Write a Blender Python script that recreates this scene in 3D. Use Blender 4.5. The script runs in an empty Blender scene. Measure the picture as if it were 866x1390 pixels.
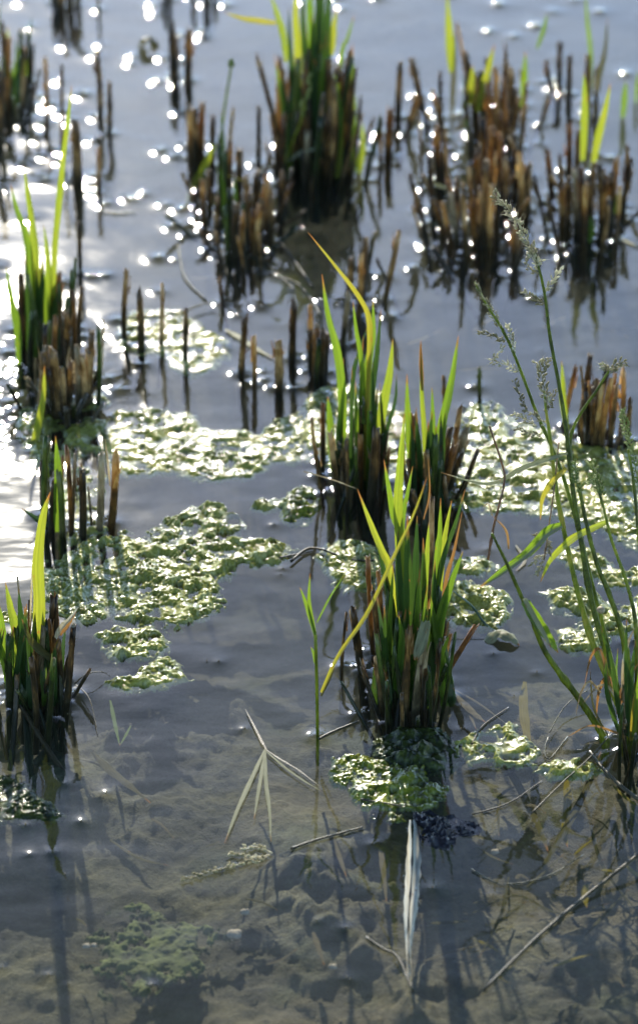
import bpy, math, random
import numpy as np
from mathutils import Vector, Matrix
R = random.Random(7)
S = bpy.context.scene
COL = S.collection
# ------------------------------------------------------------------ camera
H, PITCH, VF = 1.85, math.radians(31.0), math.radians(17.0)
FPX = 695.0 / math.tan(VF / 2)
cam = bpy.data.cameras.new('camera'); cam_o = bpy.data.objects.new('camera', cam); COL.objects.link(cam_o)
cam_o.location = (0, 0, H); cam_o.rotation_euler = (math.pi / 2 - PITCH, 0, 0)
cam.sensor_fit = 'VERTICAL'; cam.sensor_height = 36; cam.sensor_width = 36 * 866 / 1390
cam.lens = 18 / math.tan(VF / 2); cam.clip_end = 2000; cam.clip_start = 0.05
cam.dof.use_dof = True; cam.dof.focus_distance = 3.30; cam.dof.aperture_fstop = 5.0
S.camera = cam_o
FWD = Vector((0, math.cos(PITCH), -math.sin(PITCH))); UPV = Vector((0, math.sin(PITCH), math.cos(PITCH)))
def ray(px, py):
    return (FWD + Vector((1, 0, 0)) * ((px - 433) / FPX) + UPV * ((695 - py) / FPX)).normalized()
def G(px, py, z=0.0):                       # pixel of the photograph -> point of the plane at height z
    d = ray(px, py); t = (z - H) / d.z
    return Vector((0, 0, H)) + d * t
def D(px, py, y):                           # pixel -> point at ground distance y
    d = ray(px, py); return Vector((0, 0, H)) + d * (y / d.y)
def wpx(p): return (p - Vector((0, 0, H))).length / FPX   # metres per photo pixel at p
# ------------------------------------------------------------------ sky, sun, exposure
g = ray(8, 528); SUN = Vector((g.x, g.y, -g.z))
elev = math.asin(SUN.z); az = math.atan2(SUN.x, SUN.y)
W = bpy.data.worlds.new("World"); S.world = W; W.use_nodes = True
nt = W.node_tree; bg = nt.nodes['Background']; sky = nt.nodes.new('ShaderNodeTexSky')
sky.sky_type = 'NISHITA'; sky.sun_disc = False; sky.sun_elevation = elev; sky.sun_rotation = az
sky.air_density = 1.0; sky.dust_density = 0.30; sky.ozone_density = 4.0; sky.altitude = 100
tcw = nt.nodes.new('ShaderNodeTexCoord'); spw = nt.nodes.new('ShaderNodeSeparateXYZ'); nt.links.new(tcw.outputs['Generated'], spw.inputs[0])
mrw = nt.nodes.new('ShaderNodeMapRange'); mrw.interpolation_type = 'SMOOTHSTEP'; nt.links.new(spw.outputs[2], mrw.inputs[0])   # hazy low sky, deep clear sky higher up, the same all round
for i_, v_ in ((1, .46), (2, .69), (3, 1.08), (4, .20)): mrw.inputs[i_].default_value = v_
vmw = nt.nodes.new('ShaderNodeVectorMath'); vmw.operation = 'SCALE'; nt.links.new(sky.outputs[0], vmw.inputs[0]); nt.links.new(mrw.outputs[0], vmw.inputs['Scale'])
nt.links.new(vmw.outputs[0], bg.inputs[0]); bg.inputs[1].default_value = 0.15
sl = bpy.data.lights.new('sun', 'SUN'); sl.energy = 3.1; sl.angle = math.radians(0.53); sl.color = (1, 0.93, 0.79)
so = bpy.data.objects.new('sun', sl); COL.objects.link(so); so.rotation_euler = (-SUN).to_track_quat('-Z', 'Y').to_euler()
so.location = (0, 0, 5)
S.view_settings.view_transform = 'Standard'; S.view_settings.look = 'None'
S.view_settings.exposure = 1.92; S.view_settings.gamma = 1.0; S.view_settings.use_curve_mapping = False
S.cycles.use_denoising = True; S.cycles.transparent_max_bounces = 24
S.cycles.sample_clamp_indirect = 6; S.cycles.sample_clamp_direct = 0
# ------------------------------------------------------------------ material helpers
def mat(name):
    m = bpy.data.materials.new(name); m.use_nodes = True; m.node_tree.nodes.clear()
    return m, m.node_tree
def N(nt, t, **k):
    n = nt.nodes.new(t)
    for a, v in k.items():
        if a.startswith('i_'):
            key = a[2:]; key = int(key) if key.isdigit() else key.replace('_', ' ')
            n.inputs[key].default_value = v
        else: setattr(n, a, v)
    return n
def L(nt, a, b): nt.links.new(a, b)
def noise(nt, vec, scale, detail=4, rough=0.55):
    n = N(nt, 'ShaderNodeTexNoise'); n.inputs['Scale'].default_value = scale
    n.inputs['Detail'].default_value = detail; n.inputs['Roughness'].default_value = rough
    if vec: L(nt, vec, n.inputs['Vector'])
    return n.outputs['Fac']
def ramp(nt, fac, stops):
    r = N(nt, 'ShaderNodeValToRGB'); L(nt, fac, r.inputs[0]); e = r.color_ramp.elements
    while len(e) < len(stops): e.new(0.5)
    for i, (p, c) in enumerate(stops): e[i].position = p; e[i].color = (*c, 1)
    return r.outputs[0]
def mixc(nt, fac, a, b, mode='MIX'):
    n = N(nt, 'ShaderNodeMix', data_type='RGBA', blend_type=mode)
    for s, v in ((0, fac), (6, a), (7, b)):
        if hasattr(v, 'is_linked') or hasattr(v, 'links'): L(nt, v, n.inputs[s])
        else: n.inputs[s].default_value = v if s == 0 else (*v, 1)
    return n.outputs[2]
def math_n(nt, op, a, b=0.0, clamp=False):
    n = N(nt, 'ShaderNodeMath', operation=op, use_clamp=clamp)
    for s, v in ((0, a), (1, b)):
        if hasattr(v, 'links'): L(nt, v, n.inputs[s])
        else: n.inputs[s].default_value = v
    return n.outputs[0]
def mapping(nt, src, scale):
    m = N(nt, 'ShaderNodeMapping'); m.inputs['Scale'].default_value = scale; L(nt, src, m.inputs['Vector']); return m.outputs[0]
def bump(nt, h, strength, dist):
    b = N(nt, 'ShaderNodeBump'); b.inputs['Strength'].default_value = strength; b.inputs['Distance'].default_value = dist
    L(nt, h, b.inputs['Height']); return b.outputs[0]
def fres(nt, ior):
    """fresnel that is the same from both faces of a thin sheet"""
    f = N(nt, 'ShaderNodeFresnel'); bf = N(nt, 'ShaderNodeNewGeometry').outputs['Backfacing']
    L(nt, math_n(nt, 'SUBTRACT', ior, math_n(nt, 'MULTIPLY', bf, ior - 1 / ior)), f.inputs[0]); return f
def thin(nt, col, trans, trans_amt, rough, normal=None, spec=0.5, ior=1.45):
    """diffuse + translucent body under a fresnel gloss"""
    d = N(nt, 'ShaderNodeBsdfDiffuse'); t = N(nt, 'ShaderNodeBsdfTranslucent')
    L(nt, col, d.inputs[0]); L(nt, trans, t.inputs[0])
    m = N(nt, 'ShaderNodeMixShader'); m.inputs[0].default_value = trans_amt
    L(nt, d.outputs[0], m.inputs[1]); L(nt, t.outputs[0], m.inputs[2])
    gl = N(nt, 'ShaderNodeBsdfGlossy'); gl.inputs['Roughness'].default_value = rough
    f = fres(nt, ior)
    fs = math_n(nt, 'MULTIPLY', f.outputs[0], spec)
    m2 = N(nt, 'ShaderNodeMixShader'); L(nt, fs, m2.inputs[0]); L(nt, m.outputs[0], m2.inputs[1]); L(nt, gl.outputs[0], m2.inputs[2])
    if normal is not None:
        for n in (d, gl, f): L(nt, normal, n.inputs['Normal'])
    o = N(nt, 'ShaderNodeOutputMaterial'); L(nt, m2.outputs[0], o.inputs[0])
def leaf_mat(name, c1, c2, t1, t2, amt=0.6, rough=0.28, spec=0.8):
    m, nt = mat(name); uv = N(nt, 'ShaderNodeUVMap').outputs[0]; oi = N(nt, 'ShaderNodeObjectInfo').outputs['Random']
    obj = N(nt, 'ShaderNodeTexCoord').outputs['Object']
    veins = noise(nt, mapping(nt, uv, (26, 0.8, 1)), 1.0, 3)
    patch = noise(nt, obj, 34, 4)
    f = math_n(nt, 'ADD', math_n(nt, 'MULTIPLY', patch, 0.9), math_n(nt, 'MULTIPLY', math_n(nt, 'SUBTRACT', oi, 0.5), 0.5), True)
    c = mixc(nt, f, c1, c2); t = mixc(nt, f, t1, t2)
    sv = math_n(nt, 'ADD', math_n(nt, 'MULTIPLY', veins, 1.3), 0.32, False)
    svc = N(nt, 'ShaderNodeCombineColor'); [L(nt, sv, svc.inputs[i]) for i in range(3)]
    c = mixc(nt, 1.0, c, svc.outputs[0], 'MULTIPLY'); t = mixc(nt, 1.0, t, svc.outputs[0], 'MULTIPLY')
    sp = N(nt, 'ShaderNodeSeparateXYZ'); L(nt, uv, sp.inputs[0])
    rib = math_n(nt, 'SUBTRACT', 1.0, math_n(nt, 'MULTIPLY', math_n(nt, 'ABSOLUTE', math_n(nt, 'SUBTRACT', sp.outputs[0], 0.5)), 14), True)   # midrib
    t = mixc(nt, math_n(nt, 'MULTIPLY', rib, .65), t, mixc(nt, .5, t1, (.02, .03, .005)))
    # brown specks and a dry tip
    spots = math_n(nt, 'MULTIPLY', math_n(nt, 'SUBTRACT', math_n(nt, 'ADD', math_n(nt, 'MULTIPLY', noise(nt, mapping(nt, obj, (1, 1, .45)), 210, 2), .75), math_n(nt, 'MULTIPLY', patch, .35)), 0.70), 14, True)
    tipf = math_n(nt, 'MULTIPLY', math_n(nt, 'SUBTRACT', math_n(nt, 'ADD', sp.outputs[1], math_n(nt, 'MULTIPLY', oi, 0.07)), 0.93), 12, True)
    dry = math_n(nt, 'MAXIMUM', spots, tipf)
    c = mixc(nt, dry, c, (0.16, 0.07, 0.02)); t = mixc(nt, dry, t, (0.22, 0.09, 0.02))
    thin(nt, c, t, amt, rough, bump(nt, veins, 0.5, 0.0006), spec)
    return m
def straw_mat(name, cs, amt=0.18, rough=0.38, wet=True, spec=.6):
    m, nt = mat(name); obj = N(nt, 'ShaderNodeTexCoord').outputs['Object']; oi = N(nt, 'ShaderNodeObjectInfo').outputs['Random']
    geo = N(nt, 'ShaderNodeNewGeometry').outputs['Position']
    off = N(nt, 'ShaderNodeVectorMath', operation='ADD'); L(nt, obj, off.inputs[0])
    cv = N(nt, 'ShaderNodeCombineXYZ'); [L(nt, math_n(nt, 'MULTIPLY', oi, 3.0), cv.inputs[i]) for i in range(3)]; L(nt, cv.outputs[0], off.inputs[1])
    fib = noise(nt, mapping(nt, off.outputs[0], (900, 900, 22)), 1.0, 4, 0.6)
    blot = noise(nt, mapping(nt, off.outputs[0], (60, 60, 30)), 1.0, 4, 0.6)
    f = math_n(nt, 'ADD', math_n(nt, 'MULTIPLY', math_n(nt, 'SUBTRACT', fib, 0.5), 1.1), math_n(nt, 'ADD', math_n(nt, 'MULTIPLY', math_n(nt, 'SUBTRACT', blot, 0.5), 2.2), 0.5), True)
    f = math_n(nt, 'ADD', f, math_n(nt, 'MULTIPLY', math_n(nt, 'SUBTRACT', oi, 0.5), 0.6), True)
    c = ramp(nt, f, [(0, cs[0]), (0.45, cs[1]), (0.75, cs[2]), (1, cs[3])])
    z = N(nt, 'ShaderNodeSeparateXYZ'); L(nt, geo, z.inputs[0])
    w = math_n(nt, 'SUBTRACT', 1.0, math_n(nt, 'MULTIPLY', math_n(nt, 'ADD', z.outputs[2], math_n(nt, 'MULTIPLY', math_n(nt, 'SUBTRACT', blot, 0.62), 0.09)), 26), True)
    if wet: c = mixc(nt, math_n(nt, 'MULTIPLY', w, 0.85), c, (0.016, 0.015, 0.006))   # wet stain on the foot, taller to paint in the clump core's shade
    thin(nt, c, c, amt, rough, bump(nt, fib, 0.7, 0.0008), spec)
    return m
M = {}
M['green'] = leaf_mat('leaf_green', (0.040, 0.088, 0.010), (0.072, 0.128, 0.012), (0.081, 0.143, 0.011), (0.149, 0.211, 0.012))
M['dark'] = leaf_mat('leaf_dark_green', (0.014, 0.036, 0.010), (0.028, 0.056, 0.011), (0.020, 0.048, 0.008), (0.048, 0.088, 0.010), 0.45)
M['yellow'] = leaf_mat('leaf_yellow_green', (.08, .12, .012), (.14, .14, .018), (.14, .20, .014), (.26, .25, .02))
M['gold'] = leaf_mat('leaf_gold', (0.176, 0.120, 0.016), (0.120, 0.128, 0.016), (0.255, 0.203, 0.022), (0.188, 0.203, 0.015))
M['rust'] = leaf_mat('leaf_rust', (.07, .035, .012), (.14, .085, .03), (.14, .06, .015), (.20, .12, .035))
M['pale'] = leaf_mat('leaf_pale', (.12, .13, .075), (.20, .20, .12), (.10, .11, .05), (.15, .15, .08), 0.3, 0.4, .2)
M['drab'] = leaf_mat('leaf_drab', (.04, .04, .012), (.07, .06, .016), (.05, .05, .008), (.08, .07, .014), 0.35, 0.45, .4)
M['brown'] = straw_mat('straw_brown', [(.010, .006, .003), (.085, .045, .014), (.27, .145, .042), (.46, .30, .12)], 0.30)
M['orange'] = straw_mat('straw_orange', [(.04, .016, .004), (.24, .10, .020), (.48, .24, .055), (.58, .38, .13)], 0.34)
M['bleached'] = straw_mat('straw_bleached', [(.10, .07, .03), (.24, .18, .09), (.36, .29, .16), (.45, .40, .26)], 0.35)
M['olive'] = straw_mat('stem_olive', [(.010, .014, .004), (.025, .042, .008), (.06, .085, .012), (.12, .12, .03)], 0.2, 0.3)
M['stalk'] = straw_mat('stalk_green', [(.05, .06, .008), (.15, .18, .015), (.25, .28, .025), (.36, .32, .05)], 0.5, 0.35, False, .3)
M['seed'] = straw_mat('seed_husk', [(.16, .14, .06), (.32, .28, .14), (.48, .44, .26), (.62, .58, .40)], 0.5, 0.45, False, .3)
M['soaked'] = leaf_mat('leaf_soaked', (0.056, 0.048, 0.024), (0.104, 0.088, 0.048), (0.025, 0.025, 0.010), (0.040, 0.035, 0.020), .1, .6, .05)
M['seedgreen'] = straw_mat('seed_husk_green', [(.05, .08, .02), (.15, .19, .04), (.26, .29, .08), (.40, .40, .16)], 0.5, 0.4, False, .3)
m, nt = mat('straw_pith'); o_ = N(nt, 'ShaderNodeTexCoord').outputs['Object']
cc = ramp(nt, noise(nt, o_, 500, 3), [(0.3, (.12, .08, .04)), (0.7, (.42, .33, .20))]); thin(nt, cc, cc, 0.3, 0.5); M['pith'] = m
# ------------------------------------------------------------------ numpy noise
def hash2(i, j, s=0):
    n = (i.astype(np.int64) * 374761393 + j.astype(np.int64) * 668265263 + s * 982451653) & 0x7fffffff
    n = ((n ^ (n >> 13)) * 1274126177) & 0x7fffffff
    return ((n ^ (n >> 16)) & 0xffff) / 65535.0
def vnoise(x, y, s=0):
    i = np.floor(x); j = np.floor(y); fx = x - i; fy = y - j
    fx = fx * fx * (3 - 2 * fx); fy = fy * fy * (3 - 2 * fy)
    a = hash2(i, j, s); b = hash2(i + 1, j, s); c = hash2(i, j + 1, s); d = hash2(i + 1, j + 1, s)
    return a + (b - a) * fx + (c - a) * fy + (a - b - c + d) * fx * fy
def fbm(x, y, oct=4, s=0, g=0.5):
    v = 0; a = 1; t = 0
    for k in range(oct):
        v = v + a * vnoise(x * 2 ** k + 17 * k, y * 2 ** k - 9 * k, s + k); t += a; a *= g
    return v / t
def domes(x, y, cell, s=0):
    """packed bubble tops: height 0..1 from the nearest jittered cell centre"""
    X = x / cell; Y = y / cell; i = np.floor(X); j = np.floor(Y); best = np.zeros_like(X)
    for di in (-1, 0, 1):
        for dj in (-1, 0, 1):
            ci = i + di; cj = j + dj
            cx = ci + hash2(ci, cj, s); cy = cj + hash2(ci, cj, s + 1); r = 0.35 + 0.6 * hash2(ci, cj, s + 2)
            d2 = ((X - cx) ** 2 + (Y - cy) ** 2) / r ** 2
            best = np.maximum(best, np.sqrt(np.clip(1 - d2, 0, 1)) * r)
    return best
# ------------------------------------------------------------------ object helpers
def setp(o, label=None, cat=None, group=None, kind=None):
    for k, v in (('label', label), ('category', cat), ('group', group), ('kind', kind)):
        if v: o[k] = v
    return o
def empty(name, loc, label, cat, group=None):
    o = bpy.data.objects.new(name, None); COL.objects.link(o); o.location = loc; o.empty_display_size = 0.02
    return setp(o, label, cat, group)
class MB:
    def __init__(s): s.v = []; s.f = []; s.uv = []; s.mi = []
    def vert(s, p, uv=(0.5, 0.5)): s.v.append(tuple(p)); s.uv.append(uv); return len(s.v) - 1
    def face(s, ids, mi=0): s.f.append(tuple(ids)); s.mi.append(mi)
    def build(s, name, mats, parent=None, origin=None, smooth=True):
        org = parent_loc(parent) if parent else (origin if origin is not None else Vector((0, 0, 0)))
        me = bpy.data.meshes.new(name); me.from_pydata([tuple(Vector(v) - org) for v in s.v], [], s.f)
        ul = me.uv_layers.new(name='UVMap'); 
        uvs = [c for f in s.f for i in f for c in s.uv[i]]; ul.data.foreach_set('uv', uvs)
        for m in (mats if isinstance(mats, list) else [mats]): me.materials.append(m)
        me.polygons.foreach_set('material_index', s.mi)
        if smooth: me.shade_smooth()
        o = bpy.data.objects.new(name, me); COL.objects.link(o)
        if parent: o.parent = parent
        else: o.location = org
        return o
def parent_loc(p):
    v = Vector(p.location)
    while p.parent: p = p.parent; v = v + Vector(p.location)
    return v
def spline(pts, n):
    P = [Vector(p) for p in pts]
    if len(P) == 2: P = [P[0], P[0].lerp(P[1], 0.5), P[1]]
    P = [P[0] * 2 - P[1]] + P + [P[-1] * 2 - P[-2]]; out = []; K = len(P) - 3
    for i in range(n + 1):
        u = i / n * K; k = min(int(u), K - 1); t = u - k; a, b, c, d = P[k:k + 4]
        out.append(0.5 * ((2 * b) + (c - a) * t + (2 * a - 5 * b + 4 * c - d) * t * t + (3 * b - a - 3 * c + d) * t ** 3))
    return out
def tube(mb, pts, rads, sides=7, cap=True, mi=0):
    prev = None; ref = Vector((0.3, 0.9, 0.1)); n = len(pts)
    for i, p in enumerate(pts):
        t = (pts[min(i + 1, n - 1)] - pts[max(i - 1, 0)]).normalized()
        a = t.cross(ref).normalized(); b = t.cross(a)
        ring = [mb.vert(p + (a * math.cos(2 * math.pi * k / sides) + b * math.sin(2 * math.pi * k / sides)) * rads[i], (k / sides, i / n)) for k in range(sides)]
        if prev:
            for k in range(sides): mb.face((prev[k], prev[(k + 1) % sides], ring[(k + 1) % sides], ring[k]), mi)
        elif cap: mb.face(ring[::-1], mi)
        prev = ring
    if cap: mb.face(prev, mi)
MENI = []     # (x, y, radius, strength) where things pierce the water
def stem_mesh(base, top, w, rng, depth=0.055):
    """a cut hollow rice stem: knobbly tapered tube from the mud to a ragged open top, with peeling fibres"""
    mb = MB(); sides = 9; ax = top - base; ln = ax.length; t = ax.normalized()
    bot = base - t * (depth / max(0.3, t.z)) if t.z > 0.25 else base - Vector((0, 0, .02))
    ref = Vector((0, 1, 0)); a = t.cross(ref).normalized(); b = t.cross(a); n = 9
    node = rng.uniform(.25, .7); bend = (a * rng.uniform(-1, 1) + b * rng.uniform(-1, 1)) * ln * 0.045; prev = None; r0 = w / 2
    fl = [rng.uniform(.88, 1.12) for _ in range(sides)]; tw = rng.uniform(0, 6); slant = rng.uniform(0, 1) ** 2 * w
    for i in range(n + 1):
        u = i / n; p = bot.lerp(top, u) + bend * math.sin(math.pi * u)
        r = r0 * (1.15 - 0.3 * u) * (1 + 0.16 * math.exp(-((u - node) * 22) ** 2)) * rng.uniform(.96, 1.04)
        ring = []
        for k in range(sides):
            q = 2 * math.pi * k / sides + tw
            jag = t * ((rng.uniform(-1.0, .6) * w * .8 + slant * math.sin(q)) if i == n else 0)
            ring.append(mb.vert(p + (a * math.cos(q) + b * math.sin(q) * .85) * r * fl[k] + jag, (k / sides, u)))
        if prev:
            for k in range(sides): mb.face((prev[k], prev[(k + 1) % sides], ring[(k + 1) % sides], ring[k]))
        prev = ring
    c0 = sum((Vector(mb.v[k]) for k in prev), Vector()) / sides
    inner = [mb.vert(c0 + (Vector(mb.v[k]) - c0) * .62 - t * w * .15) for k in prev]
    for k in range(sides): mb.face((prev[k], prev[(k + 1) % sides], inner[(k + 1) % sides], inner[k]), 1)
    c = mb.vert(c0 - t * w * 1.2)
    for k in range(sides): mb.face((inner[k], inner[(k + 1) % sides], c), 1)
    for _ in range(rng.choice([0, 1, 2, 3, 4])):                 # peeling sheath strips
        q = rng.uniform(0, 6.28); rad = (a * math.cos(q) + b * math.sin(q)); sd = t.cross(rad)
        u0 = rng.uniform(.35, .8); l = rng.uniform(.1, .35) * ln; o = rng.uniform(.1, .7); pv = None
        for i in range(5):
            v = i / 4; p = base.lerp(top, u0) + t * l * v + rad * (r0 * 1.02 + o * w * v * v)
            ww = w * .36 * (1 - v * .85); e = (mb.vert(p - sd * ww, (0, v)), mb.vert(p + sd * ww, (1, v)))
            if pv: mb.face((pv[0], pv[1], e[1], e[0]))
            pv = e
    return mb
def add_stem(parent, tx, ty, bx, by, w, m='brown', dy=0.0, name='stem'):
    base = G(bx, by); top = D(tx, ty, base.y + dy)
    if top.z < .01: top.z = .01
    wm = w * wpx(base)
    mb = stem_mesh(base, top, wm, R)
    MENI.append((base.x, base.y, wm / 2, 1.0))
    return mb.build(name, [M[m], M['pith']], parent, base)
def blade_mb(P, w, fold=0.3, twist=0.0, seg=18, curl=0.0, base_w=.55, blunt=False):
    """P runs from base to tip; rice-leaf width profile, V-folded along the midrib"""
    mb = MB(); pts = spline(P, seg); prev = None; org = Vector((0, 0, H))
    ph = R.uniform(0, 6); wv = R.uniform(.02, .07)
    for i, p in enumerate(pts):
        u = i / seg; t = (pts[min(i + 1, seg)] - pts[max(i - 1, 0)]).normalized()
        vd = (p - org).normalized(); s = t.cross(vd)
        s = s.normalized() if s.length > .05 else Vector((1, 0, 0)); nrm = s.cross(t).normalized()
        an = twist + curl * u + .12 * math.sin(ph + u * 5); s2 = s * math.cos(an) + nrm * math.sin(an); n2 = s2.cross(t).normalized()
        prof = (base_w + (1 - base_w) * math.sin(math.pi / 2 * min(u / .45, 1))) * max(0.0, 1 - u ** (5 if blunt else 2.3)) ** .85
        hw = max(w / 2 * prof * (1 + wv * math.sin(u * 23 + ph)), w * .02)
        row = []
        for k in range(5):
            x = (k - 2) / 2; z = -abs(x) * fold * hw * 1.0 + (0.06 * hw * math.sin(u * 31 + x * 3 + ph))
            row.append(mb.vert(p + s2 * x * hw + n2 * z, (k / 4, u)))
        if prev:
            for k in range(4): mb.face((prev[k], prev[k + 1], row[k + 1], row[k]))
        prev = row
    return mb
def add_leaf(parent, pts, w, m='green', dy=0.0, base=None, fold=0.35, twist=None, curl=0.0, name='leaf', label=None, base_w=.55, blunt=False, pierce=False, y0=None):
    """pts: photo pixels from TIP to base; base: photo pixel of the waterline below it"""
    pts = pts[::-1]
    b = G(*(base if base else pts[0])); yy = b.y if y0 is None else y0
    P = [D(x, y, yy + dy * i / (len(pts) - 1)) for i, (x, y) in enumerate(pts)]
    if base and pts[0] != tuple(base): P = [b + Vector((0, 0, -.01))] + P
    if pierce or base: MENI.append((b.x, b.y, w * wpx(b) * .3, .8))
    tw = R.uniform(-.5, .5) if twist is None else twist
    o = blade_mb(P, w * wpx(P[-1]) * 1.05, fold, tw, curl=curl, base_w=base_w, blunt=blunt).build(name, M[m], parent, b if not parent else None)
    if label: o['label'] = label
    return o
def fill(parent, cx, cy, sx, sy, n, h, w=(6, 9), mats=('brown', 'orange', 'olive'), lean=13):
    """the packed stem bases in the middle of a clump"""
    for _ in range(n):
        x = cx + max(-1.1, min(1.1, R.gauss(0, .5))) * sx; y = cy + max(-1, min(1, R.gauss(0, .5))) * sy; hh = h[0] * .45 + (h[1] * 1.05 - h[0] * .45) * R.random() ** 1.5
        add_stem(parent, x + R.gauss(0, .6) * lean + (x - cx) * .3, y - hh, x, y, R.uniform(w[0] * .55, w[1] * .72), R.choice(mats), R.uniform(-.015, .015))
def tuft(parent, cx, cy, sx, n, h, w=(6, 10), mats=('dark', 'dark', 'green'), spread=25):
    for _ in range(n):
        x = cx + max(-.9, min(.9, R.gauss(0, .5))) * sx; hh = R.uniform(*h); t = R.uniform(-spread, spread)
        add_leaf(parent, [(x + t, cy - hh), (x + t * .45, cy - hh * .55), (x, cy - 4)], R.uniform(*w), R.choice(mats), R.uniform(-.03, .03), base=(x, cy + R.uniform(-6, 6)))
CL = 'rice clump'
def clump(bx, by, label, stems=(), leaves=(), group='regrowing rice clumps standing in the pond', name='rice_clump'):
    e = empty(name, G(bx, by), label, CL, group)
    for s in stems: add_stem(e, *s)
    for l in leaves: add_leaf(e, l[0], l[1], l[2], l[3] if len(l) > 3 else 0.0, **(l[4] if len(l) > 4 else {}))
    return e
# ================================================================== the rice clumps, far to near
# stems: (top x, top y, foot x, foot y, width[, straw]) in photo pixels; leaves: ([tip ... foot], width, kind, lean[, options])
e = clump(20, 135, 'dark stubble clump with green blades cut by the top left corner of the pond',
  [(3,30,5,130,9,'brown'),(13,48,12,150,8,'orange'),(45,60,43,112,6,'brown'),(38,45,37,118,6,'olive'),(-8,20,-6,170,10,'orange'),(2,95,0,190,8,'brown'),(28,40,27,128,7,'olive')],
  [([(33,62),(34,90),(32,120)],7,'green'),([(12,35),(10,70),(12,130)],7,'yellow'),([(22,50),(24,90),(22,125)],7,'dark'),([(44,20),(40,60),(38,110)],6,'dark')])
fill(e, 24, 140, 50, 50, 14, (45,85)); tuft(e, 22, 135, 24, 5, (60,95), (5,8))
e = clump(90, 8, 'stubble clump at the top edge left of the twin stems, mostly above the frame',
  [(70,-45,72,4,6,'brown'),(85,-50,85,14,10,'orange'),(95,-42,96,10,10,'brown'),(104,-60,103,8,8,'brown'),(76,-30,77,8,6,'olive')])
e = clump(245, 108, 'pair of thick brown cut stems in line behind the dark driftwood scrap',
  [(233,35,236,104,12,'brown'),(257,38,256,110,11,'orange'),(240,55,241,102,7,'brown')])
e = clump(262, -6, 'far stubble at the top edge behind the twin stems',
  [(224,-60,224,-10,7,'brown'),(283,-55,281,4,9,'brown'),(262,-50,262,-6,6,'brown'),(232,-50,233,0,6,'brown'),(292,-45,290,-8,6,'brown')])
e = clump(292, 225, 'left stubble clump with orange stems below a round-headed thin stalk',
  [(258,145,258,214,11,'orange'),(275,138,274,212,10,'orange'),(266,150,266,215,8,'brown'),(290,158,290,226,8,'brown'),(317,148,314,232,5,'brown'),(313,190,311,262,6,'orange'),
   (325,202,322,265,10,'brown'),(298,195,297,288,8,'olive'),(306,205,304,280,7,'olive'),(284,230,283,285,8,'brown'),(275,245,276,300,8,'orange')],
  [([(250,290),(258,262),(274,232),(292,196)],10,'yellow',.05,dict(y0=G(292,240).y, twist=.2)),([(300,150),(303,200),(306,262)],6,'dark')])
k = MB(); tube(k, spline([G(297,262), D(297,215,G(297,262).y), D(306,140,G(297,262).y+.02), D(314,90,G(297,262).y+.04)], 14), [wpx(G(297,262))*1.6]*15, 6); st = k.build('stalk', M['stalk'], e)
k = MB(); c_ = D(314,86,G(297,262).y+.04); tube(k, [c_ + Vector((0,0,z_*.004)) for z_ in (-1.6,-.8,0,.8,1.6)], [.001,.0038,.0048,.0036,.001], 8); k.build('seed_head', M['seedgreen'], st)
e = clump(345, 310, 'low crowded stubble in front of the big dark clump, stems of uneven height',
  [(334,240,332,300,9,'brown'),(351,145,350,222,7,'brown'),(350,232,349,312,12,'brown'),(362,242,360,306,10,'orange'),(322,275,322,350,12,'brown'),(306,280,307,350,7,'olive'),
   (340,262,338,330,9,'brown'),(330,290,328,345,8,'orange'),(312,255,311,322,8,'olive'),(368,262,366,318,9,'brown'),(356,270,355,326,9,'brown'),(295,268,296,325,7,'brown'),(395,250,372,300,7,'orange'),(345,285,344,338,9,'orange'),(384,235,383,290,8,'brown')],
  [([(318,235),(320,270),(318,300)],6,'dark'),([(300,225),(304,262),(303,300)],6,'green'),([(345,255),(330,245),(308,238)],4,'drab',0,dict(y0=G(340,300).y))])
fill(e, 330, 300, 74, 66, 20, (38,75), (6,10))
e = clump(425, 225, 'largest dark clump in the background with tall green blades rising past the top edge',
  [(380,85,379,215,10,'orange'),(387,160,384,235,11,'orange'),(473,80,470,212,8,'brown'),(483,92,478,232,7,'brown'),(395,95,394,215,10,'brown'),(405,80,406,225,10,'olive'),(418,70,418,225,10,'brown'),
   (432,75,432,228,11,'olive'),(445,80,446,228,10,'brown'),(458,88,457,222,10,'brown'),(464,100,462,225,9,'orange'),(418,178,418,240,9,'bleached'),(445,155,444,238,12,'brown'),(383,90,386,220,9,'brown')],
  [([(365,-12),(376,20),(384,50),(388,84)],11,'yellow',0,dict(y0=G(400,222).y)),([(305,17),(330,25),(352,28),(375,31)],9,'gold',-.02,dict(y0=G(400,222).y,twist=.3)),
   ([(402,-30),(401,20),(404,70),(408,220)],11,'yellow'),([(420,-45),(421,10),(424,80),(424,220)],12,'green'),([(437,-60),(436,10),(435,90),(436,222)],13,'dark'),([(447,-50),(445,20),(443,90),(444,222)],12,'dark'),
   ([(412,-20),(411,30),(414,90),(414,220)],10,'dark'),([(430,-30),(431,30),(430,90),(430,220)],12,'dark'),([(457,12),(453,42),(450,75)],10,'yellow',0,dict(y0=G(450,225).y)),([(481,20),(473,50),(463,85),(458,220)],7,'green'),
   ([(392,10),(394,60),(398,120),(400,218)],9,'dark'),([(452,92),(459,130),(463,180),(460,238)],7,'green',0,dict(y0=G(460,238).y)),([(464,180),(461,210),(457,242)],9,'yellow',0,dict(y0=G(457,242).y)),
   ([(443,204),(425,203),(408,207),(390,219)],6,'pale',-.03,dict(y0=G(400,235).y)),([(492,165),(491,200),(487,236)],10,'yellow',0,dict(y0=G(487,236).y)),([(425,20),(424,60),(422,130),(420,222)],10,'green')])
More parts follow.
